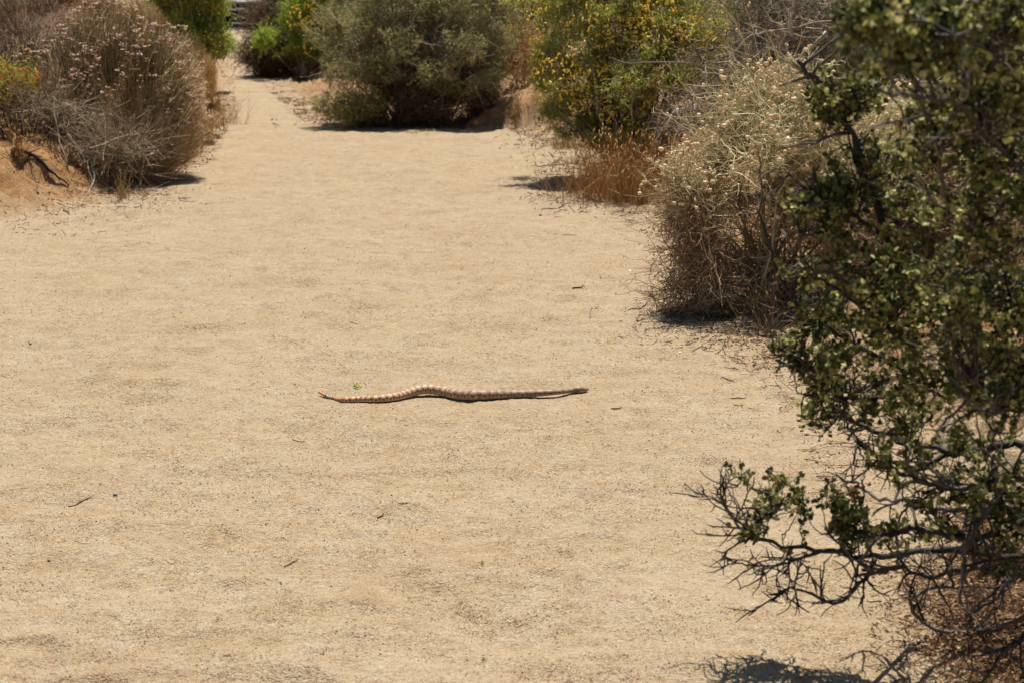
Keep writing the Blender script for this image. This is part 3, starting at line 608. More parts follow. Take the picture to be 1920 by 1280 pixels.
# ---------------------------------------------------------------- near dark shrub at the right
OB = G(2080, 1290)
r = np.random.default_rng(301)
oak = thing('scrub_oak', OB, 'large near out-of-focus shrub with small leathery green leaves and dark crooked branches on the right', 'shrub')
TY = 4.35
limbs = [  # (px, py, distance), radius
 ([(2110, 1420, 4.3), (2080, 1200, 4.3), (2020, 1000, 4.3), (1960, 850, 4.3), (1935, 700, 4.25), (1930, 520, 4.2), (1960, 330, 4.1), (1980, 150, 4.0)], .030),
 ([(2080, 1200, 4.3), (2200, 900, 4.2), (2260, 600, 4.1), (2240, 300, 4.0)], .026),
 ([(1935, 720, 4.25), (1850, 640, 4.3), (1740, 560, 4.35), (1660, 440, 4.4), (1625, 330, 4.4), (1590, 230, 4.4), (1540, 150, 4.4), (1495, 112, 4.4)], .013),
 ([(1660, 440, 4.4), (1560, 380, 4.4), (1520, 350, 4.4)], .006),
 ([(1960, 860, 4.35), (1890, 830, 4.4), (1790, 850, 4.5), (1700, 830, 4.55), (1620, 800, 4.6), (1560, 760, 4.6)], .011),
 ([(1790, 850, 4.5), (1720, 880, 4.5), (1650, 860, 4.5), (1600, 820, 4.55), (1620, 862, 4.5)], .007),
 ([(2020, 1040, 4.3), (1880, 1040, 4.5), (1740, 1030, 4.7), (1640, 1045, 4.46), (1540, 1030, 4.49), (1420, 1015, 4.52), (1390, 1005, 4.52)], .0095),
 ([(1640, 1045, 4.46), (1620, 1090, 4.46), (1570, 1135, 4.46), (1490, 1100, 4.49), (1445, 1115, 4.49)], .006),
 ([(1540, 1030, 4.49), (1480, 1055, 4.49), (1450, 1060, 4.52), (1400, 1060, 4.52), (1355, 1045, 4.52)], .004),
 ([(1420, 1015, 4.52), (1385, 985, 4.52), (1360, 945, 4.52), (1345, 925, 4.52)], .004),
 ([(2040, 1080, 4.3), (1960, 1130, 4.4), (1860, 1185, 4.5), (1780, 1190, 4.5), (1715, 1160, 4.55), (1705, 1125, 4.55), (1740, 1100, 4.6), (1820, 1110, 4.6)], .008),
 ([(2020, 980, 4.3), (1900, 990, 4.2), (1800, 1010, 4.2), (1700, 990, 4.3), (1640, 1010, 4.3)], .010),
 ([(1960, 900, 4.3), (1880, 900, 4.2), (1800, 920, 4.2), (1720, 900, 4.3), (1660, 870, 4.3)], .010),
 ([(2040, 1060, 4.2), (1930, 1080, 4.2), (1840, 1060, 4.2), (1760, 1080, 4.3), (1680, 1060, 4.3), (1600, 1080, 4.4)], .008),
 ([(2060, 1120, 4.2), (1950, 1160, 4.1), (1880, 1220, 4.1), (1840, 1280, 4.1)], .007),
 ([(1880, 900, 4.2), (1850, 960, 4.1), (1800, 1040, 4.1), (1820, 1100, 4.1)], .008),
 ([(1990, 930, 4.3), (1880, 940, 4.5), (1780, 960, 4.6), (1700, 940, 4.49), (1640, 930, 4.7), (1600, 900, 4.7)], .008),
 ([(1930, 650, 4.2), (1820, 690, 4.3), (1700, 700, 4.4), (1600, 640, 4.45), (1510, 590, 4.5), (1460, 530, 4.5), (1440, 450, 4.5), (1418, 390, 4.5)], .007),
 ([(1740, 560, 4.35), (1640, 590, 4.4), (1560, 540, 4.4), (1500, 500, 4.4)], .006),
 ([(1700, 700, 4.4), (1600, 740, 4.5), (1540, 700, 4.5), (1480, 660, 4.5), (1440, 650, 4.5)], .006),
 ([(1940, 560, 4.1), (1850, 480, 4.0), (1780, 400, 3.9), (1760, 300, 3.8), (1720, 180, 3.7), (1700, 60, 3.6)], .007),
 ([(1960, 350, 4.0), (1880, 290, 3.7), (1800, 190, 3.4), (1700, 180, 3.1), (1640, 170, 3.0)], .006),
 ([(1970, 200, 3.9), (1880, 110, 3.5), (1760, 50, 3.2), (1660, 20, 3.1)], .006),
 ([(1980, 150, 4.0), (1900, 0, 3.8), (1800, -80, 3.7)], .010),
 ([(2020, 1000, 4.3), (1960, 990, 4.0), (1900, 1080, 3.9), (1840, 1150, 3.9)], .006),
 ([(1940, 700, 4.2), (1900, 760, 4.0), (1850, 780, 3.9), (1800, 740, 3.8)], .007),
]
mb = MB(); allp = []; CU = []; big = MB()
for q, ra in limbs:
    q = np.array([P(*e) for e in q]); K = 26; s0 = np.linspace(0, len(q)-1, K)
    c = np.stack([np.interp(s0, np.arange(len(q)), q[:, i]) for i in range(3)], 1)
    for _ in range(2): c[1:-1] = (c[:-2]+c[1:-1]*2+c[2:])/4
    c[1:-1] += r.normal(size=(K-2, 3))*min(ra*0.45, .004)
    (big if ra > .02 else mb).tubes(c[None], np.linspace(ra, ra*0.38, K)[None]*(1+0.12*r.normal(size=(1, K))), 8, r.uniform()); allp.append(c); CU.append(c)
CU = np.array(CU)
S, T, i = children(CU, 12, r, .12); ra = np.array([l[1] for l in limbs])[i]
D = norm(T*.55 + r.normal(size=T.shape)*.55 + np.array([.02, 0, 0.03])); L1 = r.uniform(.04, .12, len(S))*np.where(ra > .007, 1.4, 1)
c1 = curves(S, D, L1, 9, r, .17, (0, 0, .15)); mb.tubes(c1, taper(len(S), 9, np.minimum(ra*.5, .0046), .0016), 5, r.uniform(size=len(S)))
S, T, i = children(c1, 4, r, .15); D = norm(T*.7+r.normal(size=T.shape)*.5); c2 = curves(S, D, r.uniform(.02, .075, len(S)), 6, r, .2, (0, 0, .1))
mb.tubes(c2, taper(len(S), 6, .0022, .001), 4, r.uniform(size=len(S)))
big.build('trunk', M['bark'], oak, smooth=True)
# leaves: rosettes in clumps
LB_ = [(1640, 40, 55, 45, 3.1), (1750, 60, 85, 70, 3.3), (1870, 60, 100, 80, 3.5), (1850, 190, 90, 80, 3.6), (1690, 110, 55, 40, 3.2), (1585, 185, 62, 36, 4.4), (1550, 215, 30, 22, 4.4),
       (1560, 385, 55, 62, 4.4), (1640, 330, 80, 60, 4.4), (1500, 390, 26, 22, 4.4), (1700, 420, 95, 85, 4.3), (1610, 480, 85, 75, 4.4), (1720, 550, 120, 100, 4.2), (1850, 580, 110, 120, 4.0), (1870, 390, 100, 110, 3.9),
       (1505, 520, 32, 30, 4.5), (1470, 655, 38, 24, 4.5), (1535, 600, 42, 36, 4.5), (1545, 700, 58, 60, 4.5), (1545, 770, 36, 36, 4.6), (1640, 640, 100, 80, 4.4), (1790, 700, 120, 90, 4.2), (1890, 720, 90, 90, 4.0),
       (1640, 760, 60, 40, 4.5), (1870, 270, 90, 60, 3.8), (1460, 930, 52, 34, 4.52), (1440, 960, 40, 30, 4.52), (1590, 965, 55, 45, 4.46), (1600, 1000, 50, 30, 4.46), (1383, 896, 10, 10, 4.52), (1760, 250, 80, 60, 3.8), (1700, 800, 90, 40, 4.5),
       (1840, 860, 80, 50, 4.3), (1900, 930, 60, 60, 4.2), (1510, 960, 30, 26, 4.52), (1420, 985, 22, 14, 4.52),
       (1690, 880, 70, 40, 4.3), (1800, 960, 90, 50, 4.2), (1880, 1020, 70, 60, 4.2), (1720, 1010, 60, 30, 4.3), (2080, 500, 170, 300, 4.1), (2080, 100, 160, 160, 3.9), (2250, 400, 160, 300, 4.1), (2150, 800, 160, 160, 4.2)]
NL = [24, 100, 130, 110, 26, 40, 12, 40, 34, 7, 60, 44, 150, 170, 150, 8, 8, 14, 34, 14, 76, 120, 90, 18, 90, 10, 7, 18, 14, 2, 70, 16, 18, 16, 4, 3, 12, 16, 16, 9, 150, 90, 130, 70]
NL = [int(k*.52) if k > 40 else k for k in NL]; CP = []
for bl, k in zip(LB_, NL):
    c = P(bl[0], bl[1], bl[4]); s0 = bl[4]/FPX; d = norm(r.normal(size=(k, 3)))*(r.uniform(0, 1, (k, 1))**(1/2.4))
    CP.append(c + d*np.array([bl[2]*s0, max(bl[2]*s0*1.0, .04), bl[3]*s0]))
CP = np.concatenate(CP); nodesP = np.concatenate([CU.reshape(-1, 3), c1[:, 4:].reshape(-1, 3)])
near = np.array([nodesP[np.argmin(((nodesP-p)**2).sum(1) + 4*np.maximum(nodesP[:, 2]-p[2]+.02, 0)**2)] for p in CP])
cn = bez(near, (near+CP)/2 + np.array([0, 0, -.015]) + r.normal(size=CP.shape)*.012, CP, 8); cn[:, 1:-1] += r.normal(size=(len(CP), 6, 3))*.002
mb.tubes(cn, taper(len(CP), 8, .0022, .001), 4, r.uniform(size=len(CP)))
ax = norm((CP-near) + r.normal(size=CP.shape)*.06 + np.array([0, 0, .05])); tw = curves(np.repeat(CP, 3, 0), np.repeat(ax, 3, 0)+r.normal(size=(len(CP)*3, 3))*.6, r.uniform(.03, .06, len(CP)*3), 5, r, .25)
mb.tubes(tw, taper(len(tw), 5, .0012, .0007), 3, r.uniform(size=len(tw)))
mb.build('branches', M['bark'], oak, smooth=True)
S, T, i = children(tw, 9, r, .1); n = len(S); fd = norm(T*.5 + r.normal(size=T.shape)*.75); Ls = r.uniform(.009, .0175, n)
dry = r.uniform(size=n) < 0.004; cl = r.uniform(.2, .9, len(tw))[i]
mb = MB(); k = ~dry; OL = (np.array([[0, 0, 0], [.18, -.3, .06], [.5, -.5, .14], [.82, -.36, .1], [1, 0, -.05], [.82, .36, .1], [.5, .5, .14], [.18, .3, .06], [.5, 0, 0]]), np.array([[0, 1, 2, 8], [8, 2, 3, 4], [8, 4, 5, 6], [0, 8, 6, 7]]))
mb.inst(OL[0], OL[1], S[k], frames(fd[k], r), np.stack([Ls[k], Ls[k]*.72, Ls[k]*.8], 1), np.clip(cl[k]+r.normal(size=k.sum())*.15, 0, 1)); mb.build('foliage', M['oak_leaf'], oak)
ex = np.array([[1555, 905, 4.46], [1600, 915, 4.46], [1440, 905, 4.52], [1500, 920, 4.52], [1625, 1065, 4.46], [1368, 990, 4.52], [1475, 1040, 4.49], [1600, 925, 4.46]])
S2 = np.concatenate([S[dry], np.repeat(np.array([P(*e) for e in ex]), 4, 0) + r.normal(size=(32, 3))*.008]); mb = MB()
mb.inst(OL[0], OL[1], S2, frames(r.normal(size=S2.shape), r), np.tile(np.array([.017, .012, .013]), (len(S2), 1)), r.uniform(size=len(S2))); tag(mb.build('dry_leaves', M['oak_dry'], oak), kind='stuff')

# ---------------------------------------------------------------- litter, dead plant and tufts at the lower right
def litter(name, label, areas, seed, mat, size=(0.012, 0.045), wid=0.0022, lift=0.02, cat='litter', leaves=0.3):
    r = np.random.default_rng(seed); P0 = []
    for x0, x1, y0, y1, n in areas:
        px = np.clip(r.normal(size=n)*.32+.5, -.3, 1.3)*(x1-x0)+x0; py = np.clip(r.normal(size=n)*.32+.5, -.3, 1.3)*(y1-y0)+y0
        a = (px-960)/FPX; bb = -(py-640)/FPX; c_, s2 = math.cos(PITCH), math.sin(PITCH); t_ = -CAM_H/(-s2+bb*c_); q = np.stack([a*t_, (c_+bb*s2)*t_, np.zeros(n)], 1); P0.append(q)
    P0 = np.concatenate(P0); n = len(P0); P0[:, 2] = hgt(P0[:, 0], P0[:, 1]) + r.uniform(0, 1, n)**2.5*lift
    d = r.normal(size=(n, 3))*np.array([1, 1, .15]); c = curves(P0, d, r.uniform(*size, n), 5, r, .3)
    gg = hgt(c[..., 0].ravel(), c[..., 1].ravel()).reshape(n, 5); c[..., 2] = np.maximum(c[..., 2], gg+.001)
    mb = MB(); k = r.uniform(size=n) > leaves; mb.tubes(c[k], wid*r.uniform(.4, 1.1, (k.sum(), 1)), 3, r.uniform(size=k.sum()))
    q = c[~k, 2]; nn = len(q)
    if nn: mb.inst(*LEAF, q, frames(d[~k], r, np.array([0, 0, 1.])+r.normal(size=(nn, 3))*.6), np.stack([r.uniform(.5, 1, nn)*size[1]*.3]*2+[r.uniform(.2, .5, nn)*size[1]*.5], 1)*np.array([1, .55, 1]), r.uniform(size=nn))
    return tag(mb.build(name, mat), label, cat, kind='stuff')
litter('leaf_litter', 'brown leaf litter and thatch under the near dark shrub', [(1720, 1980, 1060, 1300, 5200), (1740, 1980, 950, 1080, 900), (1660, 1760, 1080, 1160, 160), (1830, 2000, 1150, 1300, 2500)], 401, M['litter'], (.015, .05), .0016, .045)
litter('leaf_litter', 'dark twig debris along the edge of the pod shrub', [(1240, 1500, 560, 650, 1100), (1200, 1300, 540, 620, 160), (1400, 1540, 600, 680, 500), (1560, 1900, 620, 760, 700)], 402, M['darklitter'], (.01, .05), .0019, .012, leaves=.25)
litter('leaf_litter', 'dark debris on the sand left of the rusty grass clump', [(1020, 1200, 340, 395, 420), (1000, 1120, 300, 340, 120), (1050, 1180, 290, 330, 200), (950, 1060, 250, 290, 160)], 403, M['darklitter'], (.02, .09), .003, .02, leaves=.2)
litter('leaf_litter', 'brown debris and roots hair scattered on the left bank', [(-20, 200, 260, 400, 1900), (150, 330, 330, 385, 800), (330, 440, 230, 300, 120)], 404, M['litter'], (.015, .07), .0024, .02, leaves=.3)
litter('leaf_litter', 'debris at the base of the large olive shrub', [(620, 980, 215, 242, 700), (440, 640, 128, 150, 400), (930, 1010, 140, 210, 300)], 405, M['litter'], (.03, .11), .004, .03, leaves=.25)
litter('sand_debris', 'tiny dark specks of plant debris scattered over the open path', [(0, 1500, 420, 1280, 420), (900, 1500, 420, 800, 260), (1200, 1650, 650, 1000, 200)], 406, M['darklitter'], (.004, .016), .0009, .003, leaves=.3)
tangle('dead_weed', G(1880, 1200), 'curly brown dead weed in the lower right corner', blobs_px([(1850, 1120, 90, 50, 0, .12), (1890, 1200, 90, 50, -.1, .12), (1780, 1200, 50, 25, 0, .1), (1900, 1080, 60, 40, .1, .1)], 4.75), 407, 650, 0.07, 0.0012, M['litter'], wob=0.45, side=3, thick=6, cat='weed')
grass('grass_tuft', G(1835, 985), 'spiky golden tuft seen through the near shrub branches', 130, 0.09, 0.035, M['straw'], 408, 0.9, 0.0011, foot=.3)
grass('grass_tuft', G(1905, 1000), 'second golden tuft at the right edge under the near shrub', 90, 0.08, 0.04, M['straw'], 409, 0.9, 0.0011, foot=.4)

r = np.random.default_rng(420); n = 26000; ys = r.uniform(5, 27, n); sd_ = r.uniform(size=n) < .35; dd = np.abs(r.normal(size=n))*.45 - .12
xs = np.where(sd_, np.interp(ys, LBy, LBx)-dd, np.interp(ys, RBy, RBx)+dd); k = (xs > -5.5) & ((ys > 12) | ~sd_) & (vnoise(xs, ys, 4, 77) > .42); xs, ys = xs[k], ys[k]; n = len(xs)
s_ = .0035*np.exp(r.normal(size=n)*.5)*(ys/12)**.5; mb = MB(); mb.inst(*BALL4, np.stack([xs, ys, hgt(xs, ys)+s_*.2], 1), frames(r.normal(size=(n, 3)), r), np.stack([s_*1.3, s_, s_*.8], 1), r.uniform(size=n))
M['clod'] = plant_mat('soil_clod', ev((96, 66, 42), (134, 98, 64), (160, 126, 88)), var=0.1, rough=.9); tag(mb.build('soil_clods', M['clod']), 'crumbled orange earth and small clods along both edges of the path', 'soil', kind='stuff')
n = 5200; ys = r.uniform(5.2, 30, n); sd_ = r.uniform(size=n) < .35; dd = np.abs(r.normal(size=n))*.4 - .15; xs = np.where(sd_, np.interp(ys, LBy, LBx)-dd, np.interp(ys, RBy, RBx)+dd); k = (xs > -5) & ((ys > 12.5) | ~sd_) & (vnoise(xs, ys, 2.5, 78) > .38); xs, ys = xs[k], ys[k]; n = len(xs)
c = curves(np.stack([xs, ys, hgt(xs, ys)+r.uniform(size=n)**3*.015], 1), r.normal(size=(n, 3))*np.array([1, 1, .1]), r.uniform(.02, .12, n), 5, r, .25); c[..., 2] = np.maximum(c[..., 2], hgt(c[..., 0].ravel(), c[..., 1].ravel()).reshape(n, 5)+.001)
mb = MB(); mb.tubes(c, taper(n, 5, .0018*r.uniform(.5, 1.4, n), .0008), 3, r.uniform(size=n)); tag(mb.build('twig_debris', M['dead_brown']), 'fallen twiglets strewn along the foot of the bushes on both path edges', 'debris', kind='stuff')

# ---------------------------------------------------------------- small single things on the path
def twig(px0, py0, px1, py1, rad, mat, label, seed, name='twig', bend=0.1, cat='twig', branch=0):
    r = np.random.default_rng(seed); a = G(px0, py0); b_ = G(px1, py1); K = 9; L = np.linalg.norm(b_-a)
    m_ = (a+b_)/2 + r.normal(size=3)*np.array([1, 1, 0])*L*bend; c = bez(a[None], m_[None], b_[None], K)[0]; c[1:-1] += r.normal(size=(K-2, 3))*rad*.5
    c[:, 2] = hgt(c[:, 0], c[:, 1]) + rad*.9; c[-2:, 2] += rad*1.2; mb = MB()
    mb.tubes(c[None], (rad*np.array([.6, .9, 1, 1, .95, .9, .8, .6, .3]))[None], 7, r.uniform())
    if branch:
        S, T, _ = children(c[None], branch, r, .3); cc = curves(S, T+r.normal(size=T.shape)*np.array([.6, .6, .2]), L*r.uniform(.15, .35, len(S)), 5, r, .2); mb.tubes(cc, taper(len(S), 5, rad*.5, rad*.25), 5, r.uniform(size=len(S)))
    return tag(mb.build(name, mat, smooth=True, loc=c[4]), label, cat, 'twigs and stalks lying on the path')
tw_ = [(128, 950, 176, 931, .0022, 'dead_brown', 'brown twig lying left of the grey pebble', 0), (140, 1014, 172, 1021, .0013, 'oak_dry', 'thin curved orange stalk below the grey pebble', 0),
       (186, 905, 200, 914, .0009, 'dead_brown', 'hair-thin twig just above left of the grey pebble', 0), (532, 1063, 562, 1051, .0020, 'dead_brown', 'brown split stalk on the lower middle of the path', 0),
       (707, 972, 721, 966, .0024, 'dead_brown', 'stubby dark twig below the snake on the open sand', 0), (747, 945, 770, 942, .0014, 'dead_brown', 'slim dark twig right above the stubby one', 0),
       (1145, 767, 1168, 765, .0026, 'straw', 'short straw piece right of the snake head', 0), (1370, 748, 1400, 749, .0022, 'oak_dry', 'orange-brown stick on the sand left of the near shrub', 0),
       (1376, 760, 1394, 764, .0024, 'darklitter', 'dark chip just below the orange-brown stick', 0), (1402, 763, 1428, 772, .0014, 'dead_brown', 'thin dark twig right of the dark chip', 1),
       (1352, 707, 1376, 717, .0020, 'darklitter', 'forked dark twig above the orange-brown stick', 3), (1478, 718, 1502, 713, .0020, 'dead_brown', 'dark twig beside the near shrub leaves at mid height', 0),
       (1516, 847, 1530, 841, .0026, 'dead_brown', 'small twig on smooth sand right under the near shrub', 0), (1073, 542, 1097, 541, .0045, 'darklitter', 'dark curved bark chip on the path left of the pod shrub', 0),
       (1106, 598, 1124, 576, .0030, 'dead_grey', 'slanting greyish stick below the dark bark chip', 0), (1038, 439, 1084, 444, .0034, 'straw', 'golden straw stalk lying beside the dry grass clump shadow', 0),
       (1178, 583, 1214, 568, .0028, 'darklitter', 'dark forked root tip at the edge of the pod shrub', 2), (1250, 622, 1268, 608, .0036, 'darklitter', 'black curled chip in front of the pod shrub', 1),
       (1330, 656, 1362, 638, .0022, 'darklitter', 'long dark twig in front of the pod shrub', 1), (1015, 394, 1062, 386, .004, 'darklitter', 'low dark stick at the tip of the grass clump shadow', 2),
       (1010, 314, 1088, 305, .004, 'dead_brown', 'wavy brown stick left above the rusty grass clump', 2), (1000, 283, 1048, 268, .004, 'dead_grey', 'grey forked stick at the left foot of the yellow flowering bush', 2),
       (548, 824, 572, 829, .0016, 'dead_brown', 'thin brown twig just below the snake tail side', 0), (655, 603, 672, 611, .0016, 'dead_brown', 'tiny bent twig on the sand above the snake', 0),
       (118, 397, 130, 404, .005, 'darklitter', 'dark short stick in front of the left bank', 0)]
for k, (a, b1, c, d, ra, ma, lab, br) in enumerate(tw_): twig(a, b1, c, d, ra, M[ma], lab, 500+k, 'straw_stalk' if ma == 'straw' else 'twig', branch=br)
def pebble(px, py, s0, mat, label, seed, name='pebble', flat=.6):
    r = np.random.default_rng(seed); g = G(px, py); v = BALLS[0].copy(); v *= (1+.12*noise3(v, 1.6, seed))[:, None]; v = np.clip(v, -.93, .93)
    mb = MB(); mb.add(v*np.array([s0, s0*.75, s0*flat]) + g + np.array([0, 0, s0*flat*.7]), BALLS[1], .5); return tag(mb.build(name, mat, smooth=True, loc=g), label, 'pebble')
pebble(216, 929, .0078, plain('grey_stone', lin(98, 108, 116), .6, noise=.25, nscale=150), 'small blue-grey pebble alone on the lower left sand', 1)
pebble(92, 1053, .005, plain('brown_stone', lin(84, 60, 44), .8, noise=.2), 'tiny brown pebble below left of the grey pebble', 2)
pebble(57, 645, .006, plain('dark_stone', lin(100, 92, 84), .8, noise=.2), 'tiny dark grey stone near the left edge of the path', 3)
pebble(1275, 662, .008, plain('white_stone', lin(226, 216, 200), .7, noise=.1), 'white stone chip in front of the pod shrub', 4)
pebble(1120, 732, .0045, plain('white_stone', lin(214, 200, 180), .7, noise=.1), 'tiny pale stone just right of the snake head', 5)
# curled pale bark chip
g = G(1182, 509); mb = MB(); a = np.linspace(-.9, 1.0, 7); q = np.stack([np.sin(a)*.014, np.zeros(7), (1-np.cos(a))*.016+.001], 1); V = np.concatenate([q+[0, -.006, 0], q+[.004, .006, .002], q+[0, -.006, -.0012], q+[.004, .006, .0008]]) + g
f = [[k, k+1, k+8, k+7] for k in range(6)] + [[k+14, k+21, k+22, k+15] for k in range(6)] + [[k, k+14, k+15, k+1] for k in range(6)] + [[k+7, k+8, k+22, k+21] for k in range(6)]
mb.add(V, f, .9); tag(mb.build('bark_chip', M['pod'], loc=g), 'curled pale bark chip on the sand left of the pod shrub', 'bark chip')
# small green sprigs
for px, py, s0, lab, sd in [(668, 728, .022, 'bright green leaf sprig on the sand above the snake tail', 1), (902, 1059, .012, 'faint green sprig on the lower middle of the path', 2), (908, 1239, .007, 'tiny green sprig near the bottom of the path', 3)]:
    r = np.random.default_rng(600+sd); g = G(px, py); root = thing('green_sprig', g, lab, 'sprig', 'green sprigs on the path')
    S = np.tile(g+[0, 0, .002], (7, 1)); d = r.normal(size=(7, 3))*np.array([1, .7, .5]); d[:, 2] = np.abs(d[:, 2])+.25; c = curves(S, d, s0*r.uniform(.6, 1.2, 7), 4, r, .2); mb = MB(); mb.tubes(c, .0006, 4, .5)
    mb.build('stalk', M['green'], root); S, T, _ = children(c, 6, r, .1); mb = MB(); mb.inst(*LEAF, S, frames(T+r.normal(size=T.shape)*.6, r), np.tile(np.array([.009, .004, .004])*s0/.022, (len(S), 1)), r.uniform(.5, 1, len(S))); mb.build('leaves', M['olive'] if sd > 1 else M['brightgreen'], root)

# ---------------------------------------------------------------- rattlesnake
# (photo x, photo y of the body's centre, visible width in photo pixels, lift above the sand in m), tail to head
SN = [(611, 741.5, 5.0, .004), (618, 744, 5.6, .001), (628, 746.5, 6.4, 0), (638, 749, 8.5, 0), (653, 749, 11.4, 0), (675, 748.3, 12.6, 0), (704, 747.6, 13.8, 0), (733, 745, 15.6, 0), (755, 740.3, 17.4, 0), (777, 733.3, 18.2, .006), (799, 729.6, 19.0, .009), (820, 731.4, 19.5, .006),
      (842, 735.8, 20.2, 0), (855, 738.6, 21.0, 0), (876, 740.8, 21.2, 0), (898, 740.6, 20.4, .001), (927, 739.6, 18.6, .001), (957, 738.9, 16.6, 0), (986, 738.0, 15.4, .001), (1015, 736.4, 13.2, .008), (1044, 734.4, 10.8, .010), (1064, 732.6, 9.8, .006), (1072, 731.4, 11.6, .003), (1080, 730.4, 14.2, .001), (1087, 729.9, 14.0, .001), (1093, 729.6, 11.6, .001), (1098, 729.4, 9.4, .001), (1101, 729.4, 6.4, .002)]
cp = []
for px, py, wd, lf in SN:
    rr_ = wd*1.08/2/495.0; z = 0.0
    for _ in range(8):
        q = PZ(px, py, z+rr_*0.8+lf-.001); z = gz(q[0], q[1])
    cp.append([*q, rr_])
cp = np.array(cp)
# smooth resample (Catmull-Rom)
def catmull(A, n):
    A = np.vstack([2*A[0]-A[1], A, 2*A[-1]-A[-2]]); m_ = len(A)-3; u = np.linspace(0, m_, n); k = np.minimum(u.astype(int), m_-1); f = (u-k)[:, None]
    p0, p1, p2, p3 = A[k], A[k+1], A[k+2], A[k+3]; return .5*((2*p1)+(-p0+p2)*f+(2*p0-5*p1+4*p2-p3)*f**2+(-p0+3*p1-3*p2+p3)*f**3)
fine = catmull(cp, 4000); sl = np.concatenate([[0], np.cumsum(np.linalg.norm(np.diff(fine[:, :3], axis=0), axis=1))]); TOT = sl[-1]
K = 1500; u = np.linspace(0, TOT, K); C = np.stack([np.interp(u, sl, fine[:, i]) for i in range(4)], 1); Pn = C[:, :3]; rad = np.maximum(C[:, 3], .0006)
for _ in range(12): Pn[1:-1] = (Pn[:-2]+2*Pn[1:-1]+Pn[2:])/4
T = norm(np.gradient(Pn, axis=0)); side = norm(np.cross(T, np.array([0, 0, 1.]))); upv = np.cross(side, T)
SD = 56; th = np.arange(SD)*2*math.pi/SD                       # 0 = viewer's side, pi/2 = back
dh = TOT-u                                                     # distance from the snout
flat = np.interp(dh, [0, .006, .02, .034, .045, .07], [1.25, 1.25, 1.45, 1.6, 1.15, 1.05])[:, None]; vert = np.interp(dh, [0, .01, .03, .05, .2], [.8, .85, .84, .96, .95])[:, None]
cs, sn_ = np.cos(th)[None], np.sin(th)[None]; sn2 = np.where(sn_ < 0, sn_*.82, sn_)
# keeled scales: small raised diamonds in offset rows
nrow = 26; scl = .0062; av = th[None]/(2*math.pi)*nrow; uu = u[:, None]/scl
p1 = np.abs(((uu+av/1.0) % 1)-.5)*2; p2 = np.abs(((uu-av) % 1)-.5)*2; kd = np.minimum(1-p1, 1-p2); bumpv = (kd-.35)*.0007*np.clip(rad/.012, .2, 1)[:, None]*(dh > .03)[:, None]
rr_ = rad[:, None] + bumpv
V = Pn[:, None] + side[:, None]*(cs*rr_*flat)[..., None] + upv[:, None]*(sn2*rr_*vert)[..., None]
i = np.arange(K-1)[:, None]*SD; j = np.arange(SD)[None]; q = np.stack([i+j, i+(j+1) % SD, i+SD+(j+1) % SD, i+SD+j], -1).reshape(-1, 4)
sroot = thing('rattlesnake', (Pn[700][0], Pn[700][1], 0.0), 'patterned tan and brown rattlesnake stretched across the sandy path', 'snake')
mb = MB(); mb.add(V.reshape(-1, 3), q, .5); mb.add(V[0], [list(range(SD))[::-1]], .5); mb.add(V[-1], [list(range(SD))], .5)
sm, t, b, out = nodes('snake_skin'); ca = t.nodes.new('ShaderNodeAttribute'); ca.attribute_name = 'skin'; t.links.new(ca.outputs['Color'], b.inputs['Base Color']); b.inputs['Roughness'].default_value = .55; b.inputs['Specular IOR Level'].default_value = .3
body = mb.build('body', sm, sroot, smooth=True)
# skin pattern
tan = np.array(lin(178, 146, 112)); pale = np.array(lin(206, 182, 146)); orange = np.array(lin(190, 134, 88)); brown = np.array(lin(120, 80, 56)); dark = np.array(lin(62, 48, 40)); grey = np.array(lin(128, 108, 88)); black = np.array(lin(24, 20, 18)); white = np.array(lin(200, 194, 184))
U = u[:, None]+0*th[None]; TH = (th[None]+0*U); up_ = np.sin(TH)                      # 1 = back, 0 = flank
hfac = sstep(.06, .95, U/TOT)                                                          # 0 tail, 1 head
per = .0235+.012*hfac; ph = np.cumsum(np.concatenate([[0], np.diff(u)])/per[:, 0])[:, None]+0*TH
tri = np.abs((ph % 1)-.5)*2                                                            # 0 centre of blotch
rs = np.random.default_rng(77); cell = (np.floor(uu+av).astype(int)*73856093 ^ np.floor(uu-av).astype(int)*19349663) & 0xffff; cr = ((cell*2654435761) & 0xffff)/65535.
halfw = np.interp(np.clip(up_, -1, 1), [-1, -.1, .12, .35, .6, 1], [.0, .05, .22, .42, .5, .58]); m1 = sstep(halfw+.12, halfw-.12, tri+(cr-.5)*.28)
ground_c = tan*1.12*(1-hfac[..., None]) + (tan*.45+grey*.55)*hfac[..., None]; ground_c = ground_c + (orange-ground_c)*(.5*sstep(.35, .0, U/TOT)+.35*sstep(.3, .9, up_)*(1-hfac))[..., None]
blot = brown*(1-.35*hfac[..., None]) + grey*.35*hfac[..., None]; blot = blot + (dark-blot)*(sstep(.55, .1, up_)*sstep(-.35, .05, up_)*.75)[..., None]
ctr = sstep(.34, .1, tri)*sstep(.35, .7, up_)*(1-.5*hfac); blot = blot + (tan*.75-blot)*(ctr*.45)[..., None]
lat = sstep(.42, .26, np.abs(1-tri)+(cr-.5)*.2)*sstep(.34, .2, np.abs(up_-.0)); latd = sstep(.3, .18, tri+(cr-.5)*.2)*sstep(.3, .16, np.abs(up_+.22))*.6; lat = np.maximum(lat, latd)
edge = (np.abs(tri-halfw-.16) < .09)
colr = ground_c + (blot-ground_c)*(m1*(.95-.2*hfac))[..., None]; colr = colr + (dark*1.15-colr)*(lat*.75)[..., None]; colr = np.where((edge & (cr > .45))[..., None], colr*.6+pale*.4, colr)
colr = colr + (pale*.9-colr)*(sstep(-.15, -.75, up_)*.6)[..., None]; colr = colr*(.84+.42*cr[..., None])*(1+.16*(1-hfac))[..., None]
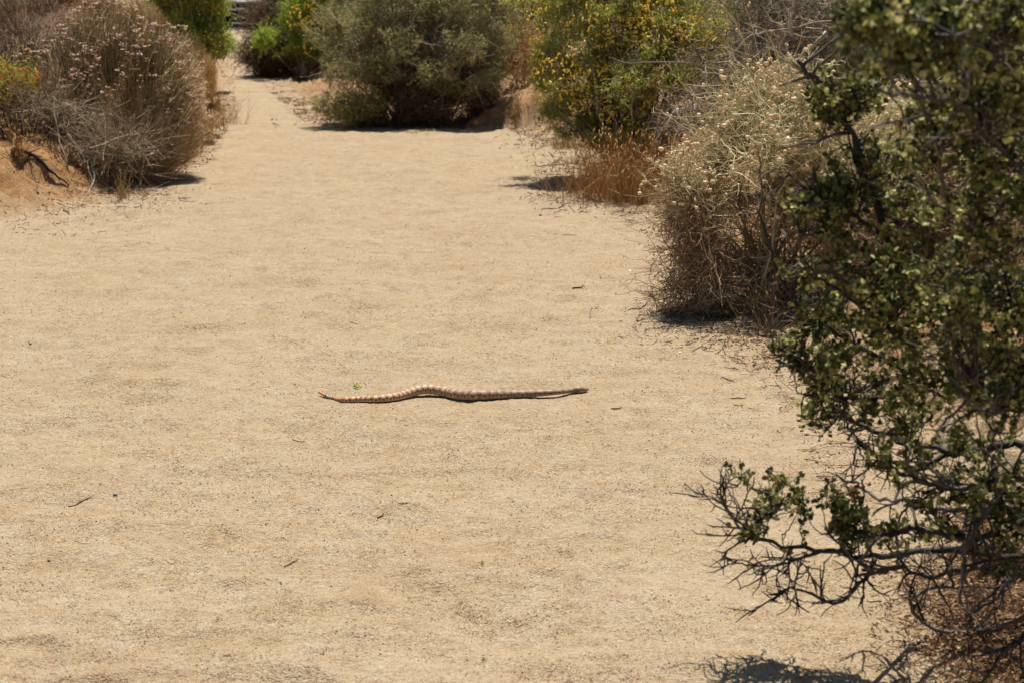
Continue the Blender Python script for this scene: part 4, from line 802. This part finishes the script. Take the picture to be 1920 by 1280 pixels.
low2 = (tri > .3) & (tri < .62) & (up_ < .2) & (up_ > -.35) & (cr > .3); colr = np.where(low2[..., None], pale*(1.0-.4*hfac[..., None]), colr)
mott = sstep(.45, .75, vnoise(U*260, TH*3.2, 1.0, 55))*(.25+.3*hfac); colr = colr*(1-mott[..., None]*.6); colr = colr*(1-.22*hfac[..., None]) + grey*(.12*hfac[..., None])
ds = U                                                                                # black and white rings before the rattle
ring = ds < .040; rb = ((ds/.0115) % 1) < .52; colr = np.where((ring & rb)[..., None], black*1.2, np.where((ring & ~rb)[..., None], white*.95, colr))
r2 = (ds >= .040) & (ds < .10); rb2 = (((ds-.040)/.0115) % 1) < .4; colr = np.where((r2 & rb2 & (up_ > -.6))[..., None], brown*.95, np.where(r2[..., None], orange*1.0, colr))
hd = (dh < .052)[:, None]; hc = np.array(lin(142, 112, 82))*(.85+.3*cr[..., None]); stripe = hd & (np.abs(up_-(.1+(.02-dh[:, None])*-6)) < .22) & (dh[:, None] > .008); colr = np.where(hd[..., None], hc, colr); colr = np.where(stripe[..., None], dark*.4+hc*.6, colr)
colr = np.where((hd & (up_ < -.2))[..., None], pale*.8, colr)
al = np.concatenate([np.clip(colr, 0, 1).reshape(-1, 3), colr[0], colr[-1]]); al = np.concatenate([al, np.ones((len(al), 1))], 1)
ca = body.data.attributes.new('skin', 'FLOAT_COLOR', 'POINT'); ca.data.foreach_set('color', al.astype(np.float32).ravel())
# rattle
ra_, rb_ = Pn[0], PZ(597, 733.5, gz(-.73, 7.5)+.016); k = 9; pp = ra_[None]*(1-np.linspace(0, 1, 60)[:, None]) + rb_[None]*np.linspace(0, 1, 60)[:, None]
ss = np.linspace(0, 1, 60); rd = (.0062-.0022*ss)*(.78+.3*np.abs(np.sin(ss*math.pi*k)))*np.where(ss > .95, .6, 1); mb = MB(); mb.tubes((pp)[None], rd[None], 14, .5)
mb.build('rattle', plain('rattle_horn', lin(196, 132, 66), .5, noise=.15, nscale=200), sroot, smooth=True)
# eyes
for sg in (1, -1):
    kk = np.argmin(np.abs(dh-.017)); cc = Pn[kk] + side[kk]*sg*rad[kk]*1.28 + upv[kk]*rad[kk]*.38; mb = MB(); mb.add(BALLS[0]*.0019+cc, BALLS[1], .5)
    mb.build('eye', plain('snake_eye', (.02, .015, .008), .15), sroot, smooth=True)
kk = np.argmin(np.abs(dh-.004))

# ---------------------------------------------------------------- parked car at the far end of the path
CX, CYF = P(445, 45, 57.2)[0], 57.2
car = thing('parked_car', (CX, CYF+2.2, .03), 'dark car parked nose-on at the far end of the path', 'car')
paint = plain('car_paint', (.03, .035, .04), .45, coat=.1, spec=.3, noise=.03); blk = plain('black_plastic', (.012, .012, .013), .6); glass = plain('car_glass', (.02, .03, .035), .08); rub = plain('tyre_rubber', (.015, .015, .015), .9); shaded_grey = plain('bumper_shaded_grey', (.09, .09, .09), .7); steel = plain('wheel_metal', (.4, .4, .42), .35, .8); lens = plain('headlight_lens', (.2, .21, .22), .2)  # bumper grey is darkened to stand in for shade from trees
def loftbox(secs, nx_=2):
    """cross sections: (y, half width, z bottom, z top, top inset) -> closed hull with chamfered corners"""
    V, F = [], []
    for y, hw, zb, zt, ins in secs:
        c_ = .06; V += [[-hw+c_, y, zb], [hw-c_, y, zb], [hw, y, zb+c_], [hw, y, (zb+zt)*.5], [hw-ins, y, zt-c_], [hw-ins-c_, y, zt], [-hw+ins+c_, y, zt], [-hw+ins, y, zt-c_], [-hw, y, (zb+zt)*.5], [-hw, y, zb+c_]]
    for s0 in range(len(secs)-1):
        for k in range(10): a = s0*10; F.append([a+k, a+(k+1) % 10, a+10+(k+1) % 10, a+10+k])
    return np.array(V, float), F
o0 = np.array([CX, CYF, .03])
def addhull(name, secs, mat, parent, smooth=False):
    V, F = loftbox(secs); mb = MB(); mb.add(V+o0, F, .5); n_ = len(V); mb.f.append(np.array([list(range(10))])); mb.r.append(np.array([.5])); mb.f.append(np.array([list(range(n_-1, n_-11, -1))])); mb.r.append(np.array([.5]))
    return mb.build(name, mat, parent, smooth)
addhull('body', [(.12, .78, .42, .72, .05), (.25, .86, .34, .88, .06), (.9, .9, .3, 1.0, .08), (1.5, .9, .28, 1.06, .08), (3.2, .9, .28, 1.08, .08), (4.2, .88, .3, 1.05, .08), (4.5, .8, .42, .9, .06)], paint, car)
addhull('cabin', [(1.25, .78, 1.02, 1.1, .02), (1.9, .76, 1.04, 1.52, .12), (2.5, .76, 1.04, 1.6, .14), (3.5, .76, 1.04, 1.56, .14), (4.25, .74, 1.02, 1.1, .04)], glass, car)
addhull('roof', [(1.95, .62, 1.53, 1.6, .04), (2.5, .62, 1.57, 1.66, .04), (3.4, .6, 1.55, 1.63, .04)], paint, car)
addhull('grille', [(.09, .62, .48, .68, .02), (.16, .66, .47, .72, .02)], blk, car)
addhull('bumper', [(.07, .8, .3, .44, .05), (.16, .88, .28, .43, .05), (.3, .9, .28, .42, .05)], shaded_grey, car)
addhull('valance', [(.1, .7, .14, .27, .01), (.5, .74, .14, .27, .01)], blk, car)
for sx_ in (-1, 1):
    mb = MB(); mb.add(BALLS[0]*np.array([.15, .06, .08])+o0+[sx_*.68, .2, .72], BALLS[1], .5); mb.build('headlight', lens, car, smooth=True)
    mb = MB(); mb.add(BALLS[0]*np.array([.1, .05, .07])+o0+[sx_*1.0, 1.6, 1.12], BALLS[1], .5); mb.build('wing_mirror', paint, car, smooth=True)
    for yw in (.85, 3.6):
        c = np.array([[sx_*.68, yw, .33], [sx_*.7, yw, .33], [sx_*.88, yw, .33], [sx_*.9, yw, .33]])+o0; mb = MB(); mb.tubes(c[None], np.array([[.28, .33, .33, .29]]), 28, .5); wh = mb.build('wheel', rub, car)
        c = np.array([[sx_*.89, yw, .33], [sx_*.915, yw, .33]])+o0; mb = MB(); mb.tubes(c[None], np.array([[.2, .17]]), 20, .5); rim = mb.build('rim', steel, wh); rim.location = -np.array(car.location)

# ---------------------------------------------------------------- bushes farther back, filling the view between and beyond
bg_ = [(-14, 34, 1.9, 'olive'), (-11, 27, 1.7, 'green'), (-7.6, 24.5, 1.5, 'olive'), (-9.5, 40, 2.0, 'brightgreen'), (-3.4, 37, 2.1, 'darkgreen'), (-2.6, 38, 2.2, 'olive'), (0.2, 31, 2.0, 'darkgreen'), (2.6, 29, 2.1, 'green'), (4.6, 24, 2.1, 'olive'), (3.6, 19.5, 1.9, 'darkgreen'), (6.2, 17.5, 2.0, 'olive'), (-8.0, 19.2, 1.4, 'olive'), (8.5, 30, 2.2, 'darkgreen'), (-16, 50, 2.4, 'olive'), (1, 48, 2.4, 'olive'), (4.3, 12.5, 1.7, 'darkgreen')]
words = {'olive': 'dull olive', 'green': 'mid green', 'brightgreen': 'fresh green', 'darkgreen': 'dark green'}
where = ['far left beyond the russet shrub', 'left behind the pink-tipped stems', 'just behind the pale straw grass', 'left of the road by the car', 'right behind the brown leafless bush', 'far behind the large olive shrub', 'behind the pale bare stems', 'behind the yellow flowering bush', 'farther right behind the yellow flowering bush', 'behind the grey dead brush', 'out to the right beyond the dark green shrub', 'at the far left edge behind the rabbitbrush', 'far back to the right', 'far back to the left by the road', 'at the back in the middle near the road', 'right behind the second pod shrub']
for k, ((x, y, h_, c), wh_) in enumerate(zip(bg_, where)):
    z = gz(x, y); r = np.random.default_rng(700+k); bl = [(np.array([x+r.uniform(-.6, .6), y+r.uniform(-.5, .5), z+h_*r.uniform(.35, .7)]), np.array([r.uniform(.6, 1.0), r.uniform(.5, .8), h_*r.uniform(.28, .4)])) for _ in range(5)]
    leafy_shrub('background_bush', (x, y, z), words[c]+' bush '+wh_, 'shrub', bl, 700+k, M['dead_brown'], M[c], 2000, 9, (0.05, 0.018), 0.2, 0.016, nstem=40, group='bushes behind the path')
